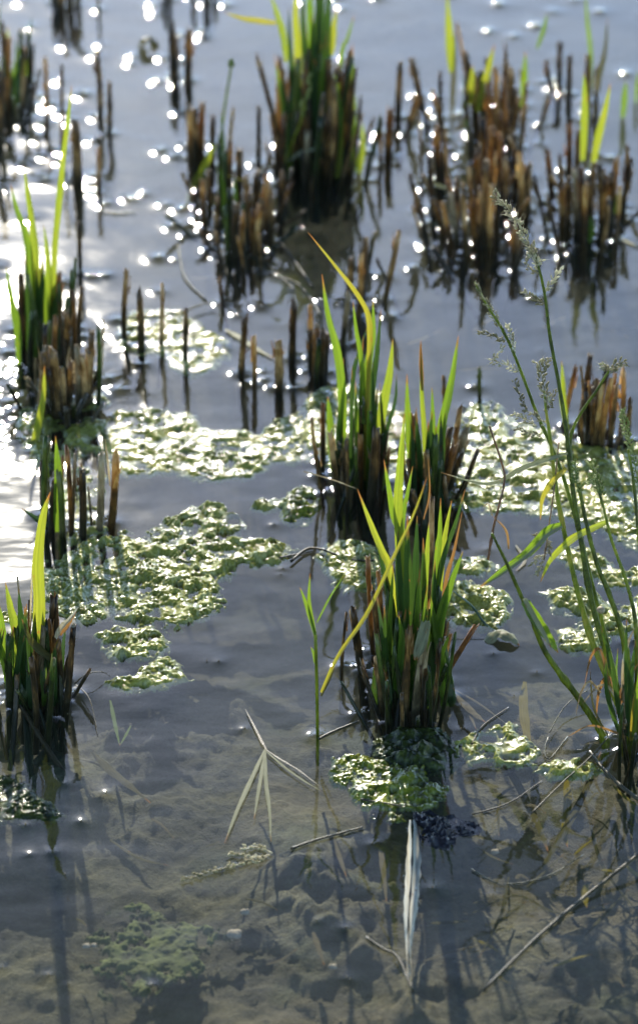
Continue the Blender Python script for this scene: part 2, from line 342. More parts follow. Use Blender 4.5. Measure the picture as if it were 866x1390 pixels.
fill(e, 425, 222, 66, 34, 34, (85,145), (8,12), ('brown','olive','brown')); tuft(e, 425, 228, 62, 12, (120,215), (8,12), ('dark','dark','green'))
k = MB(); yb = G(392,235).y; tube(k, spline([G(392,235), D(397,195,yb), D(408,165,yb-.01), D(417,125,yb-.01)], 12), [wpx(G(392,235))*1.5]*13, 6); st = k.build('stalk', M['stalk'], e)
k = MB()
for i in range(13):
    p = D(410 + i*.85, 160 - i*4.6, yb-.01) + Vector((R.uniform(-.004,.004), R.uniform(-.003,.003), 0)); tube(k, [p, p+Vector((0,0,.003)), p+Vector((R.uniform(-.002,.002),0,.007))], [.0008,.0022,.0004], 5)
k.build('seed_head', M['seedgreen'], st)
e = clump(545, 205, 'thin scattered brown stems just right of the biggest clump',
  [(543,85,540,160,9,'brown'),(530,147,529,213,11,'orange'),(559,80,566,130,9,'brown'),(566,130,553,183,8,'orange'),(517,160,516,226,6,'orange'),(568,150,570,248,4,'brown')])
e = clump(594, 240, 'upright cut stem with a second thin one behind, left of the yellow-bladed clump', [(592,172,593,244,10,'orange'),(597,100,597,160,6,'brown'),(603,180,602,242,6,'brown')])
e = clump(655, 185, 'dense brown background clump with two broad yellow blades',
  [(632,72,641,160,9,'brown'),(687,85,685,170,10,'brown'),(660,80,661,170,8,'brown'),(662,112,660,215,9,'orange'),(678,150,680,215,9,'orange'),(694,95,692,180,9,'brown'),(672,90,673,180,9,'orange'),(645,100,647,180,9,'brown'),(652,95,652,178,8,'olive'),(700,120,698,185,7,'brown')],
  [([(671,60),(664,90),(655,125),(648,152)],12,'yellow',0,dict(y0=G(650,185).y)),([(641,88),(640,115),(638,142)],11,'yellow',0,dict(y0=G(645,185).y)),([(606,-12),(608,30),(610,65),(612,98)],13,'yellow',0,dict(y0=G(612,165).y)),
   ([(617,40),(616,80),(613,160)],7,'drab'),([(713,70),(712,105),(709,145)],10,'green',0,dict(y0=G(709,180).y)),([(742,18),(738,40),(729,66)],6,'green',0,dict(y0=G(720,180).y)),([(630,95),(632,130),(634,175)],7,'dark')])
fill(e, 662, 180, 84, 60, 22, (60,100), (7,10), ('brown','orange','brown'))
e = clump(640, 318, 'broad clump of short reddish stubble left of the seed head tip, stems leaning outward',
  [(648,200,650,300,9,'orange'),(685,215,687,285,9,'brown'),(608,245,617,316,8,'orange'),(620,240,624,312,8,'brown'),(627,265,631,335,8,'brown'),(640,270,644,332,9,'orange'),(660,215,661,335,9,'brown'),
   (588,270,600,322,9,'brown'),(600,275,610,330,8,'orange'),(666,250,667,338,9,'orange'),(652,255,653,330,9,'brown'),(674,262,674,330,8,'brown'),(612,262,620,330,7,'bleached'),(676,180,676,270,8,'orange'),(636,225,638,300,8,'brown'),(654,160,655,270,9,'brown'),(668,170,668,275,9,'orange'),(636,292,648,322,6,'orange')],
  [([(586,305),(600,300),(618,303)],7,'pale',0,dict(y0=G(600,318).y)),([(575,240),(590,250),(606,256)],6,'pale',0,dict(y0=G(600,300).y))])
fill(e, 642, 308, 84, 60, 24, (45,95), (7,10), ('brown','orange','brown'))
e = clump(712, 285, 'two upright stems with a straw leaning across, between the two right-hand far clumps', [(704,207,706,292,9,'orange'),(718,222,719,286,9,'brown'),(698,180,700,260,7,'brown'),(690,185,735,275,5,'brown')])
e = clump(750, 262, 'single short orange stem leaning left beside the right far clump', [(743,207,750,264,8,'orange')])
e = clump(765, 122, 'faint pair of blurred stems in the upper right distance', [(759,58,757,118,8,'brown'),(773,75,773,128,8,'brown'),(740,83,746,122,7,'orange')])
e = clump(800, 312, 'right far clump of straight cut stems with two upright yellow-green blades',
  [(764,250,762,308,9,'orange'),(780,228,780,320,9,'bleached'),(788,232,787,322,9,'orange'),(799,238,798,326,9,'brown'),(813,225,812,318,9,'brown'),(824,237,818,320,9,'orange'),(837,212,832,303,9,'orange'),(772,168,768,250,8,'orange'),(785,175,784,250,8,'brown'),
   (806,220,805,315,8,'brown'),(818,228,820,310,8,'brown'),(794,250,793,330,8,'orange'),(771,240,771,312,8,'brown'),(830,235,828,308,7,'brown')],
  [([(792,98),(793,130),(792,170),(790,218)],11,'yellow',0,dict(y0=G(792,290).y)),([(828,112),(820,150),(810,190),(803,228)],12,'yellow',0,dict(y0=G(803,295).y)),([(836,262),(836,275),(834,290)],7,'yellow',0,dict(y0=G(834,310).y)),([(800,290),(802,308),(800,330)],9,'green')])
fill(e, 800, 308, 64, 44, 16, (50,90), (7,10), ('brown','orange','brown'))
e = clump(800, 150, 'dark stem with two thin blurred blades at the top right', [(797,78,795,152,9,'brown'),(808,95,806,160,7,'brown')],
  [([(794,-14),(797,30),(802,76),(800,150)],7,'green'),([(824,25),(820,70),(812,105),(806,155)],8,'drab')])
e = clump(846, 145, 'short lone green blade at the right edge in the distance', [], [([(849,110),(847,130),(844,160)],9,'green'),([(866,95),(864,115),(862,140)],6,'green')])
e = clump(697, 358, 'short thick stem beside the tip of the tall seed head', [(697,308,696,358,9,'orange'),(704,320,703,358,6,'brown')])
e = clump(488, 405, 'cut stems standing just behind the tall bent blade of the middle clump',
  [(496,322,488,402,10,'brown'),(477,347,470,412,8,'brown'),(541,316,521,408,8,'brown'),(509,312,499,372,7,'bleached'),(473,398,466,470,9,'bleached'),(490,345,484,430,9,'orange'),(511,350,522,376,4,'brown')])
e = clump(431, 505, 'short dense bundle of four cut stems left of the middle clump', [(421,447,421,504,8,'brown'),(430,442,428,508,9,'orange'),(438,448,436,510,9,'brown'),(445,452,442,506,8,'brown'),(421,413,422,485,7,'orange'),(434,460,432,512,8,'olive')])
# ---- the sunlit clump at the left edge
e = clump(60, 470, 'tall-bladed clump at the left edge standing in the glare of the sun',
  [(29,374,30,470,11,'brown'),(81,371,80,462,9,'orange'),(99,395,98,480,7,'orange'),(103,350,88,455,5,'olive'),(112,388,110,458,7,'brown'),(62,440,62,520,8,'brown'),(76,430,76,505,8,'orange'),(90,420,90,500,9,'brown'),(46,420,46,500,9,'olive')],
  [([(98,116),(93,158),(86,215),(79,285),(74,342),(70,460)],10,'yellow'),([(33,225),(39,262),(47,320),(50,377),(50,470)],13,'yellow'),([(15,250),(23,285),(35,320),(42,377),(46,470)],12,'green'),
   ([(60,305),(65,342),(67,380),(68,460)],10,'yellow'),([(9,361),(15,400),(24,445),(27,495)],11,'green'),([(4,-3),(2,20),(0,50)],1,'dark',0,dict(y0=G(0,460).y)),([(55,378),(54,400),(52,440)],9,'green')])
tuft(e, 55, 470, 26, 8, (70,140), (9,13), ('dark','dark','green'), 12); fill(e, 62, 478, 36, 34, 12, (60,110), (8,12), ('brown','olive','orange'))
e = clump(110, 550, 'front group of weathered stems below the sunlit clump, right side tall and fine',
  [(125,449,122,545,9,'brown'),(134,443,131,548,7,'olive'),(141,433,134,540,4,'bleached'),(120,473,118,548,10,'brown'),(105,470,104,550,10,'bleached'),(72,473,73,562,14,'brown'),(60,478,61,565,10,'brown'),(85,500,85,560,9,'brown'),(96,490,95,556,8,'orange'),(112,480,111,552,8,'brown')],
  [([(61,496),(58,545),(48,600)],12,'yellow',0,dict(y0=G(48,600).y,base=(48,612))),([(95,470),(92,495),(100,500),(104,485)],6,'bleached',0,dict(y0=G(95,550).y))])
fill(e, 90, 555, 55, 26, 16, (40,85), (7,11), ('brown','bleached','olive'))
# ---- middle left clump
e = clump(92, 722, 'stubble group with one bright upright blade in front of the sun glare',
  [(63,592,67,712,8,'olive'),(91,606,95,722,7,'orange'),(103,615,98,715,5,'bleached'),(112,636,109,728,11,'brown'),(138,615,133,718,10,'bleached'),(80,640,82,725,8,'olive'),(86,620,87,715,5,'brown'),(74,650,73,720,9,'brown'),(120,660,124,716,4,'bleached'),(57,625,60,700,8,'brown')],
  [([(76,592),(80,641),(81,690),(80,722)],16,'green',0,dict(twist=.15,fold=.5)),([(143,595),(147,630),(150,660)],3,'bleached',0,dict(y0=G(146,715).y)),([(30,690),(50,705),(70,716)],10,'dark',0,dict(y0=G(60,716).y))])
s_ = clump(150, 710, 'single smooth orange-brown cut stem standing at the rim of the algae on the left', [(158,615,149,710,12,'orange')])
# ---- middle clump (upper) and its right neighbour
e = clump(478, 650, 'tall middle clump with a long bent blade arching up to the left',
  [(438,549,439,628,7,'orange'),(461,573,461,640,8,'brown'),(482,567,481,645,9,'brown'),(511,582,502,676,13,'brown'),(496,540,496,655,10,'olive'),(470,600,471,650,8,'brown'),(489,590,489,660,9,'orange'),(504,560,500,660,8,'olive')],
  [([(418,315),(457,363),(487,402),(502,438),(500,520),(494,655)],9,'gold',-.02,dict(twist=.35)),([(437,372),(445,429),(457,477),(464,540),(466,645)],13,'green'),([(506,405),(506,456),(498,510),(494,650)],11,'green'),
   ([(517,420),(512,480),(504,540),(499,650)],10,'dark'),([(533,460),(528,510),(518,560),(506,655)],14,'yellow'),([(445,538),(449,576),(452,640)],12,'green'),([(479,408),(484,450),(492,505),(494,650)],8,'green'),
   ([(500,440),(487,480),(479,520),(476,640)],7,'dark'),([(538,508),(536,545),(520,600),(508,660)],6,'dark'),([(492,545),(490,590),(488,645)],8,'yellow')])
fill(e, 482, 655, 46, 22, 16, (55,110), (8,12), ('brown','olive','brown')); tuft(e, 490, 655, 36, 10, (90,200), (8,12), ('dark','dark','green'), 14)
e = clump(580, 680, 'middle clump with splayed torn brown straw at its right side',
  [(602,510,598,600,6,'brown'),(561,560,560,665,9,'orange'),(624,555,605,650,9,'brown'),(632,582,608,660,14,'bleached'),(618,600,600,670,11,'orange'),(628,612,606,668,9,'brown'),(612,580,598,668,10,'brown'),(568,600,568,680,10,'brown'),(590,590,590,690,10,'olive'),(578,610,578,690,10,'brown'),(636,597,612,640,6,'bleached')],
  [([(622,456),(612,525),(599,591),(592,680)],15,'green',0,dict(fold=.45)),([(571,468),(573,540),(578,609),(578,680)],9,'yellow'),([(552,508),(553,555),(556,600),(560,670)],11,'green'),([(586,526),(587,570),(586,606),(584,680)],10,'green'),
   ([(571,462),(571,490),(573,530)],6,'rust',0,dict(y0=G(578,680).y)),([(604,560),(600,610),(595,680)],9,'dark'),([(565,570),(568,620),(570,680)],10,'dark')])
fill(e, 582, 685, 48, 28, 20, (60,110), (8,12), ('brown','olive','brown')); tuft(e, 582, 682, 40, 12, (70,130), (9,13), ('dark',), 12)
# ---- the main clump in focus
e = clump(560, 945, 'sharp dense foreground clump of bright green blades, a yellow blade crossing its left side',
  [(499,754,507,884,7,'orange'),(513,772,514,890,7,'orange'),(520,850,521,940,8,'bleached'),(580,844,566,964,11,'bleached'),(586,676,580,800,9,'brown'),(589,787,584,905,9,'orange'),(506,800,511,930,8,'brown'),(528,800,527,935,9,'olive'),(541,838,540,950,10,'olive'),
   (556,850,553,960,11,'brown'),(570,830,562,955,10,'brown'),(596,800,584,945,9,'olive'),(603,840,590,935,10,'brown'),(520,905,528,952,9,'orange'),(575,900,574,960,10,'brown'),(510,890,518,950,9,'brown'),(612,860,596,930,6,'orange')],
  [([(549,561),(546,600),(543,639),(540,690),(543,760),(546,930)],14,'yellow',-.02,dict(fold=.5,twist=.1)),([(521,624),(527,660),(534,700),(545,745),(550,930)],11,'green'),([(560,633),(553,669),(546,705),(545,760),(548,930)],9,'green'),
   ([(485,664),(502,709),(516,745),(530,786),(540,930)],12,'yellow',-.02),([(631,664),(618,709),(602,754),(593,800),(578,940)],9,'dark'),([(598,676),(597,724),(593,766),(580,940)],10,'green'),([(582,709),(580,745),(577,785),(570,940)],9,'yellow'),
   ([(628,748),(614,784),(600,826),(590,870),(580,945)],15,'green',-.02,dict(fold=.5,twist=-.2)),([(627,695),(616,748),(603,800),(588,930)],6,'rust'),([(613,679),(606,715),(600,760),(585,935)],8,'yellow'),
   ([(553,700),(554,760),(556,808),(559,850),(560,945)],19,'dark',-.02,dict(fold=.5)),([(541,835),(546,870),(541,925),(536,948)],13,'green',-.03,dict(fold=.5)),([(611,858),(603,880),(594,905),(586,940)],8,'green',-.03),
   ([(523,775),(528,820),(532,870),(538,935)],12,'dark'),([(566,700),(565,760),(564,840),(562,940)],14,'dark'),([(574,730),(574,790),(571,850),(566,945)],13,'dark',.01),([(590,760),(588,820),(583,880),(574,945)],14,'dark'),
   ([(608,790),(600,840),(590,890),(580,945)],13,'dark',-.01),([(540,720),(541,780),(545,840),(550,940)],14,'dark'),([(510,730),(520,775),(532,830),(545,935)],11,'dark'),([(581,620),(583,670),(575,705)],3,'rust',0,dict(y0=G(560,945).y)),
   ([(485,664),(470,658),(448,650),(412,640)],2.2,'bleached',-.04,dict(y0=G(560,945).y))])
fill(e, 556, 946, 62, 46, 30, (30,110), (8,12), ('brown','olive','brown','olive')); tuft(e, 558, 948, 60, 22, (70,190), (9,15), ('dark','dark','dark','green'), 22)
# torn papery sheath hanging on a stem
k = MB(); yy = G(566,964).y - .012; pv = None
for i, (xa, xb, y_) in enumerate([(572,583,842),(569,584,852),(566,582,862),(563,579,874),(561,575,884),(561,568,894)]):
    r_ = [k.vert(D(xa + (xb-xa)*j/4, y_ + (3 if j % 2 else 0), yy - .004*math.sin(j*1.6+i)), (j/4, i/5)) for j in range(5)]
    if pv: [k.face((pv[j], pv[j+1], r_[j+1], r_[j])) for j in range(4)]
    pv = r_
o = k.build('torn_sheath', M['pale'], e); o['label'] = 'pale papery torn sheath'
s_ = clump(478, 908, 'two dark crooked cut stems just left of the sharp foreground clump', [(479,824,490,912,10,'brown'),(470,832,466,906,5,'brown'),(476,830,484,905,6,'brown')])
s_ = clump(597, 925, 'reddish straw stem leaning out to the right from the foreground clump foot', [(646,848,597,926,8,'orange')], name='leaning_stem')
# small plant to its left
e = clump(431, 1000, 'slender seedling with fine upright blades and a long yellow blade leaning over to the right', (),
  [([(407,797),(416,822),(428,862)],6,'green',0,dict(y0=G(431,1000).y)),([(421,778),(420,820),(428,862)],6,'green',0,dict(y0=G(431,1000).y)),([(467,781),(448,810),(430,845)],3,'green',0,dict(y0=G(431,1000).y)),
   ([(580,646),(562,697),(534,757),(499,832),(460,889),(436,940)],6.5,'gold',-.05,dict(y0=G(431,1000).y,twist=.3)),([(455,905),(446,925),(436,945)],5,'drab',0,dict(y0=G(431,1000).y)),([(422,878),(427,890),(430,905)],6,'green',0,dict(y0=G(431,1000).y))], name='rice_seedling')
k = MB(); yy = G(431,1000).y; tube(k, spline([G(432,1004)-Vector((0,0,.03)), G(431,1000), D(430,930,yy), D(428,862,yy)], 10), [.0016]*11, 7); k.build('stalk', M['stalk'], e); MENI.append((G(431,1000).x, G(431,1000).y, .002, 1))
# ---- bottom left clump
e = clump(45, 945, 'near clump at the left edge with one very tall broad backlit blade',
  [(74,808,77,930,12,'brown'),(67,843,71,935,9,'orange'),(100,848,90,955,9,'brown'),(41,815,39,900,5,'rust' if False else 'orange'),(24,781,28,870,3,'bleached'),(36,870,35,915,9,'orange'),(56,888,56,925,11,'orange'),(60,850,60,940,9,'bleached'),(30,860,32,945,9,'olive'),(12,860,14,950,10,'olive'),(48,870,48,945,9,'brown'),(80,870,82,940,8,'brown')],
  [([(69,668),(62,690),(56,722),(52,768),(54,814),(53,870),(52,935)],18,'yellow',-.02,dict(fold=.5,twist=.1)),([(8,791),(14,825),(20,858),(24,935)],15,'yellow'),([(-2,815),(4,850),(8,890),(14,945)],13,'green'),([(14,886),(13,908),(14,935)],10,'green',-.03),
   ([(-8,845),(2,880),(12,915),(18,950)],13,'green'),([(107,824),(96,840),(84,852),(76,866)],9,'bleached',0,dict(y0=G(76,935).y,twist=.6)),([(104,830),(94,846),(82,862)],6,'rust',0,dict(y0=G(76,935).y)),
   ([(30,840),(40,866),(52,880),(70,895)],12,'drab',-.02,dict(y0=G(45,945).y)),([(26,800),(30,850),(36,935)],11,'dark'),([(48,830),(46,880),(44,940)],12,'dark'),([(58,820),(60,870),(58,935)],10,'dark'),([(44,770),(43,800),(41,850)],3,'bleached',0,dict(y0=G(41,940).y))])
fill(e, 42, 945, 56, 30, 22, (30,95), (8,12), ('brown','olive','olive','brown')); tuft(e, 34, 945, 52, 16, (70,130), (9,14), ('dark','dark','green'), 18)
# ---- right edge clump behind the grasses
e = clump(808, 595, 'stubble clump leaning right, behind the tall seed-headed grass at the right',
  [(781,497,768,577,7,'orange'),(801,481,786,575,9,'brown'),(810,513,795,597,9,'brown'),(824,500,809,602,9,'brown'),(830,510,819,606,9,'orange'),(846,503,838,595,8,'orange'),(817,520,803,602,9,'orange'),(836,525,827,602,8,'brown'),(796,520,784,590,8,'brown'),(855,540,848,600,7,'brown')],
  [([(762,490),(764,520),(764,545),(770,585)],10,'yellow'),([(850,497),(838,499),(826,503)],4,'bleached',0,dict(y0=G(824,602).y))])
fill(e, 812, 600, 44, 18, 12, (45,90), (7,10), ('brown','orange','brown'))
e = clump(650, 548, 'single thin fuzzy stem standing alone left of the right-hand clump', [(650,497,650,549,6,'olive')])
# ================================================================== lone cut stems, each a thing
def lone(tx, ty, bx, by, w, m, label, group='cut stems standing alone'):
    o = add_stem(None, tx, ty, bx, by, w, m, name='cut_stem'); return setp(o, label, 'cut stem', group)
LONE = [
 (172,365,172,456,8,'brown','leftmost and tallest of the four thin stems in front of the upper small algae mat'),
 (189,395,188,472,10,'brown','thickest of the four stems at the upper small algae mat, second from the left'),
 (221,388,218,468,7,'brown','third of the four stems at the upper small algae mat, slightly curved'),
 (253,420,252,490,7,'brown','rightmost and shortest of the four stems at the upper small algae mat'),
 (334,428,329,508,9,'brown','split-topped brown stem, left one of the close pair above the wide algae mat'),
 (345,457,343,522,7,'orange','thinner shorter stem, right one of the close pair above the wide algae mat'),
 (378,460,376,527,12,'brown','thick short stem with a pale side, standing at the rim of the wide algae mat'),
 (399,410,397,487,11,'brown','thick cut stem between the thick short one and the dense bundle of four'),
 (103,165,103,245,15,'brown','thickest lone stem, standing in open water above the sunlit clump'),
 (62,80,62,168,7,'orange','lone orange stem right of the top left corner clump'),
 (85,88,85,205,5,'brown','thin lone stem just behind the long blade tip of the sunlit clump'),
 (132,68,133,158,8,'brown','straight dark stem in the upper left open water, left one of a near pair'),
 (134,200,134,262,7,'orange','short orange stem beside the dark floating scrap on the left'),
 (149,110,149,182,7,'brown','slim dark stem, right one of the near pair in the upper left water'),
 (134,-40,134,12,4,'brown','very thin stem cut by the top edge left of centre'),
 (107,300,109,372,6,'brown','dark crooked stem just above the sunlit clump on its right'),
 (298,378,304,412,6,'orange','short leaning stem below the low crowded stubble'),
]
for a in LONE: lone(*a)
# ================================================================== the tall seeded grass at the right edge
T0 = G(855, 1000); ty = T0.y
e = empty('barnyard_grass', T0, 'tall seed-headed grass tuft rooted at the right edge, stalks leaning to the left', 'grass plant')
LEAN = .26
def depth_at(py, lean=LEAN): return ty + lean * max(0, (1000 - py)) / 735
def stalk(pts, w0, w1, lean=LEAN, m='stalk', base=None, dx=0):
    P = [D(x, y, depth_at(y, lean) + dx) for x, y in pts][::-1]
    if base is None: P = [P[0] - Vector((0, 0, .03))] + P
    n = 34; pp = spline(P, n); k = MB(); wp = wpx(P[0])
    rr = [1.4 * (w0 + (w1 - w0) * i / n) * wp / 2 * (1 + .5 * math.exp(-((i / n * 4.3) % 1 - .5) ** 2 * 900)) for i in range(n + 1)]
    tube(k, pp, rr, 7); return k.build('stalk', M[m], e)
def spikelets(parent, pts, dens, size, m='seed', lean=LEAN, spread=1.0, name='seed_head', y0=None):
    """a seed head: husks in rows along its axis, each a pointed grain with a short awn"""
    k = MB(); P = spline([D(x, y, depth_at(y, lean) if y0 is None else y0) for x, y in pts], 40); tube(k, P, [.0005] * 41, 5)
    n = int(dens)
    for i in range(n):
        u = (i + R.random()) / n; q = P[min(39, int(u * 40))]; ax = (P[min(40, int(u * 40) + 1)] - q).normalized()
        r_ = Vector((R.uniform(-1, 1), R.uniform(-1, 1), R.uniform(-1, 1))); r_ = (r_ - ax * r_.dot(ax)).normalized()
        d = (ax * R.uniform(.5, 1.1) + r_ * R.uniform(.5, 1.0)).normalized(); s = size * R.uniform(.7, 1.2)
        b = q + r_ * size * .45 * spread * R.uniform(.2, 1.3)
        tube(k, [b, b + d * s * .35, b + d * s * .7, b + d * s], [s * .10, s * .26, s * .20, s * .03], 6)
        if R.random() < .5: tube(k, [b + d * s, b + d * s * 1.9 + r_ * s * .2], [s * .035, s * .01], 3)
    return k.build(name, M[m], parent)
p1 = [(725,343),(738,394),(746,458),(757,516),(766,570),(772,620),(778,673),(789,740),(800,806),(816,867),(838,935),(856,1000)]
s1 = stalk(p1, 7, 2.6)
spikelets(s1, [(725,345),(712,322),(701,300),(685,278),(668,262)], 120, .0042, spread=1.7)
spikelets(s1, [(731,366),(722,350),(716,338)], 26, .004); spikelets(s1, [(738,395),(748,383),(762,363)], 34, .0038); spikelets(s1, [(738,412),(725,406),(710,395)], 34, .0038)
spikelets(s1, [(730,372),(720,365),(712,352)], 16, .0038); spikelets(s1, [(729,360),(734,352)], 8, .0038)
p2 = [(644,383),(661,415),(683,450),(704,497),(728,561),(746,601),(765,650),(785,720),(805,800),(830,900),(850,995)]
s2 = stalk(p2, 5, 2.4, .42)
spikelets(s2, [(680,445),(668,425),(655,402),(644,385)], 46, .0042, lean=.42); spikelets(s2, [(686,462),(668,456),(650,452)], 26, .004, lean=.42); spikelets(s2, [(699,478),(694,460),(690,440)], 26, .004, lean=.42)
spikelets(s2, [(704,505),(690,497),(666,488)], 24, .004, lean=.42); spikelets(s2, [(716,560),(706,540),(698,515)], 26, .0042, lean=.42); spikelets(s2, [(728,578),(712,568),(696,562)], 20, .004, lean=.42); spikelets(s2, [(734,590),(718,588),(700,582)], 20, .004, lean=.42)
spikelets(s2, [(668,488),(676,480),(684,470)], 14, .0038, 'seed', lean=.42)
p3 = [(738,530),(741,560),(746,593),(754,660),(765,721),(781,793),(802,867),(826,926),(850,990)]
s3 = stalk(p3, 8, 2.2, .30)
spikelets(s3, [(742,548),(737,520),(731,490)], 60, .0044, lean=.3, spread=1.5); spikelets(s3, [(742,560),(748,545),(751,528)], 18, .0038, lean=.3); spikelets(s3, [(742,575),(730,568),(720,560)], 14, .0038, lean=.3); spikelets(s3, [(740,500),(742,492),(744,486)],12,.004,lean=.3)
s4 = stalk([(826,503),(810,529),(793,553),(778,580),(773,605),(775,640)], 3.5, 2.4, .28, base=1)
spikelets(s4, [(824,505),(832,498),(848,490)], 34, .0044, lean=.28, spread=1.4); spikelets(s4, [(824,505),(820,498),(816,498)], 14, .004, lean=.28)
s5 = stalk([(852,610),(860,660),(866,730),(874,800),(872,900),(866,985)], 5, 2.4, .2)
spikelets(s5, [(866,655),(858,615),(850,585),(842,556)], 110, .0040, 'seedgreen', lean=.2, spread=1.2)
s6 = stalk([(812,665),(820,695),(830,735),(848,785),(860,833),(864,886),(862,980)], 5, 2.2, .18)
spikelets(s6, [(813,668),(806,648),(802,625)], 44, .0042, 'seedgreen', lean=.18, spread=1.4); spikelets(s6, [(816,672),(812,655),(809,645)], 26, .0042, 'seedgreen', lean=.18)
s7 = stalk([(784,655),(797,718),(810,766),(826,806),(842,854),(854,915),(862,990)], 7, 3.5, .15)
spikelets(s7, [(783,660),(781,645),(780,625)], 26, .004, 'seedgreen', lean=.15); spikelets(s7, [(784,668),(794,655),(806,645)], 20, .004, 'seedgreen', lean=.15)
s8 = stalk([(667,724),(688,766),(709,814),(722,842),(737,880),(760,915),(790,955),(820,1005)], 8, 2.6, .05, dx=.0)
s9 = stalk([(664,578),(682,633),(684,655),(676,690),(669,718),(662,760)], 2.6, 2, .25, 'orange', base=1)
s10 = stalk([(758,600),(752,660),(744,720),(738,760)], 1.6, 1.6, .25, 'brown', base=1)
for q in ([(744,718),(736,722),(725,728)],[(742,735),(746,740),(744,752)],[(740,752),(730,757),(720,768)],[(738,762),(732,770),(730,780)]): spikelets(s10, q, 14, .0036, 'seed', name='seed_branch')
s11 = stalk([(815,830),(820,870),(822,905),(846,985)], 4.5, 3, .05); k = MB(); c_ = D(815, 828, depth_at(828,.05)); tube(k, [c_ + Vector((0,0,z_*.002)) for z_ in (-2,-1,0,1,1.6)], [.001,.003,.0042,.0034,.0008], 8); k.build('seed_head', M['bleached'], s11)
Y = lambda py, l=LEAN: depth_at(py, l)
add_leaf(e, [(598,641),(640,652),(672,653),(707,633),(746,620),(770,614)], 10, 'pale', 0, y0=Y(640), twist=.9, fold=.8, base_w=.4)
add_leaf(e, [(651,797),(680,774),(715,748),(741,721),(762,712)], 15, 'green', 0, y0=Y(740), twist=.3, fold=.9)
add_leaf(e, [(650,799),(682,779),(717,753),(744,725),(763,715)], 5, 'pale', 0, y0=Y(740)-.004, twist=0, fold=.2)
add_leaf(e, [(733,790),(746,761),(765,740),(784,726),(822,709)], 11, 'yellow', 0, y0=Y(740), twist=.2)
add_leaf(e, [(733,706),(735,678),(746,657),(768,635)], 9, 'gold', 0, y0=Y(680), twist=.4)
add_leaf(e, [(757,886),(745,866),(730,842),(712,815)], 17, 'green', 0, y0=Y(850,.05), twist=-.2, fold=.6, base_w=.7)
add_leaf(e, [(748,880),(738,860),(726,838),(712,812)], 9, 'pale', -.003, y0=Y(850,.05)-.004, twist=-.5, fold=.3, base_w=.8)
add_leaf(e, [(668,700),(686,720),(690,745)], 4, 'rust', 0, y0=Y(720)); add_leaf(e, [(655,690),(662,684),(668,700)], 3, 'bleached', 0, y0=Y(720))
for a in [([(793,930),(800,895),(812,880),(822,905),(830,960)],6,'rust'),([(862,850),(850,880),(846,920),(850,985)],7,'bleached'),([(808,985),(812,940),(826,920),(846,960)],6,'rust'),([(866,900),(845,935),(838,970)],8,'rust'),([(800,905),(805,960),(825,1000)],4,'drab'),
          ([(790,955),(815,930),(835,945),(850,995)],5,'bleached'),([(866,930),(858,960),(856,1005)],12,'gold'),([(838,880),(835,930),(845,990)],7,'green'),([(822,890),(824,940),(840,995)],8,'dark'),([(862,870),(856,930),(852,1000)],10,'dark'),([(872,880),(866,930),(858,1000)],9,'green'),
          ([(770,1000),(800,985),(830,992),(850,1000)],4,'rust'),([(815,850),(830,900),(843,985)],9,'dark'),([(850,840),(850,900),(852,990)],8,'dark'),([(780,975),(788,940),(800,925),(815,940)],4,'bleached')]:
    add_leaf(e, a[0], a[1], a[2], R.uniform(-.02,.03), y0=ty - .01, twist=R.uniform(-.8,.8))
MENI.append((T0.x, T0.y, .02, 1)); MENI.append((G(820,1005).x, G(820,1005).y, .003, 1))
fill(e, 858, 1000, 34, 26, 14, (35,90), (7,11), ('brown','orange','olive'))
# ================================================================== floating and drowned litter
def strip_world(P, w, m, label, cat='dead leaf', name='dead_leaf', group=None, fold=.15, base_w=.4, normal=Vector((0,0,1)), seg=16, blunt=False):
    """a blade lying flat: P in world, width axis horizontal"""
    mb = MB(); pts = spline(P, seg); pv = None; ph = R.uniform(0, 6)
    for i, p in enumerate(pts):
        u = i / seg; t = (pts[min(i + 1, seg)] - pts[max(i - 1, 0)]).normalized(); s = t.cross(normal).normalized()
        prof = (base_w + (1 - base_w) * math.sin(math.pi / 2 * min(u / .4, 1))) * max(0, 1 - u ** (6 if blunt else 2.4)) ** .8; hw = max(w / 2 * prof * (1 + .08 * math.sin(u * 19 + ph)), w * .03)
        row = [mb.vert(p + s * (k - 2) / 2 * hw + Vector((0, 0, -abs(k - 2) / 2 * fold * hw + .12 * hw * math.sin(u * 27 + k + ph))), (k / 4, u)) for k in range(5)]
        if pv: [mb.face((pv[k], pv[k + 1], row[k + 1], row[k])) for k in range(4)]
        pv = row
    o = mb.build(name, M[m], None, P[0]); return setp(o, label, cat, group)
def flat(pts, w, m, label, z=.0022, **k): return strip_world([G(x, y, z if not isinstance(z, (list, tuple)) else z[i]) for i, (x, y) in enumerate(pts)], w * wpx(G(*pts[0])), m, label, **k)
def straw(pts, w, m, label, z=.0015, cat='straw', name='floating_straw', group=None):
    P = [G(x, y, z if not isinstance(z, (list, tuple)) else z[i]) for i, (x, y) in enumerate(pts)]; k = MB(); n = 20; pp = spline(P, n); r_ = w * wpx(P[0]) / 2
    tube(k, pp, [r_ * R.uniform(.85, 1.1) * (1 - .35 * i / n) for i in range(n + 1)], 7); return setp(k.build(name, M[m], None, P[0]), label, cat, group)
M['foil'] = leaf_mat('bleached_leaf', (.22,.21,.15), (.46,.44,.36), (.2,.2,.16), (.25,.25,.2), .15, .5, .3)
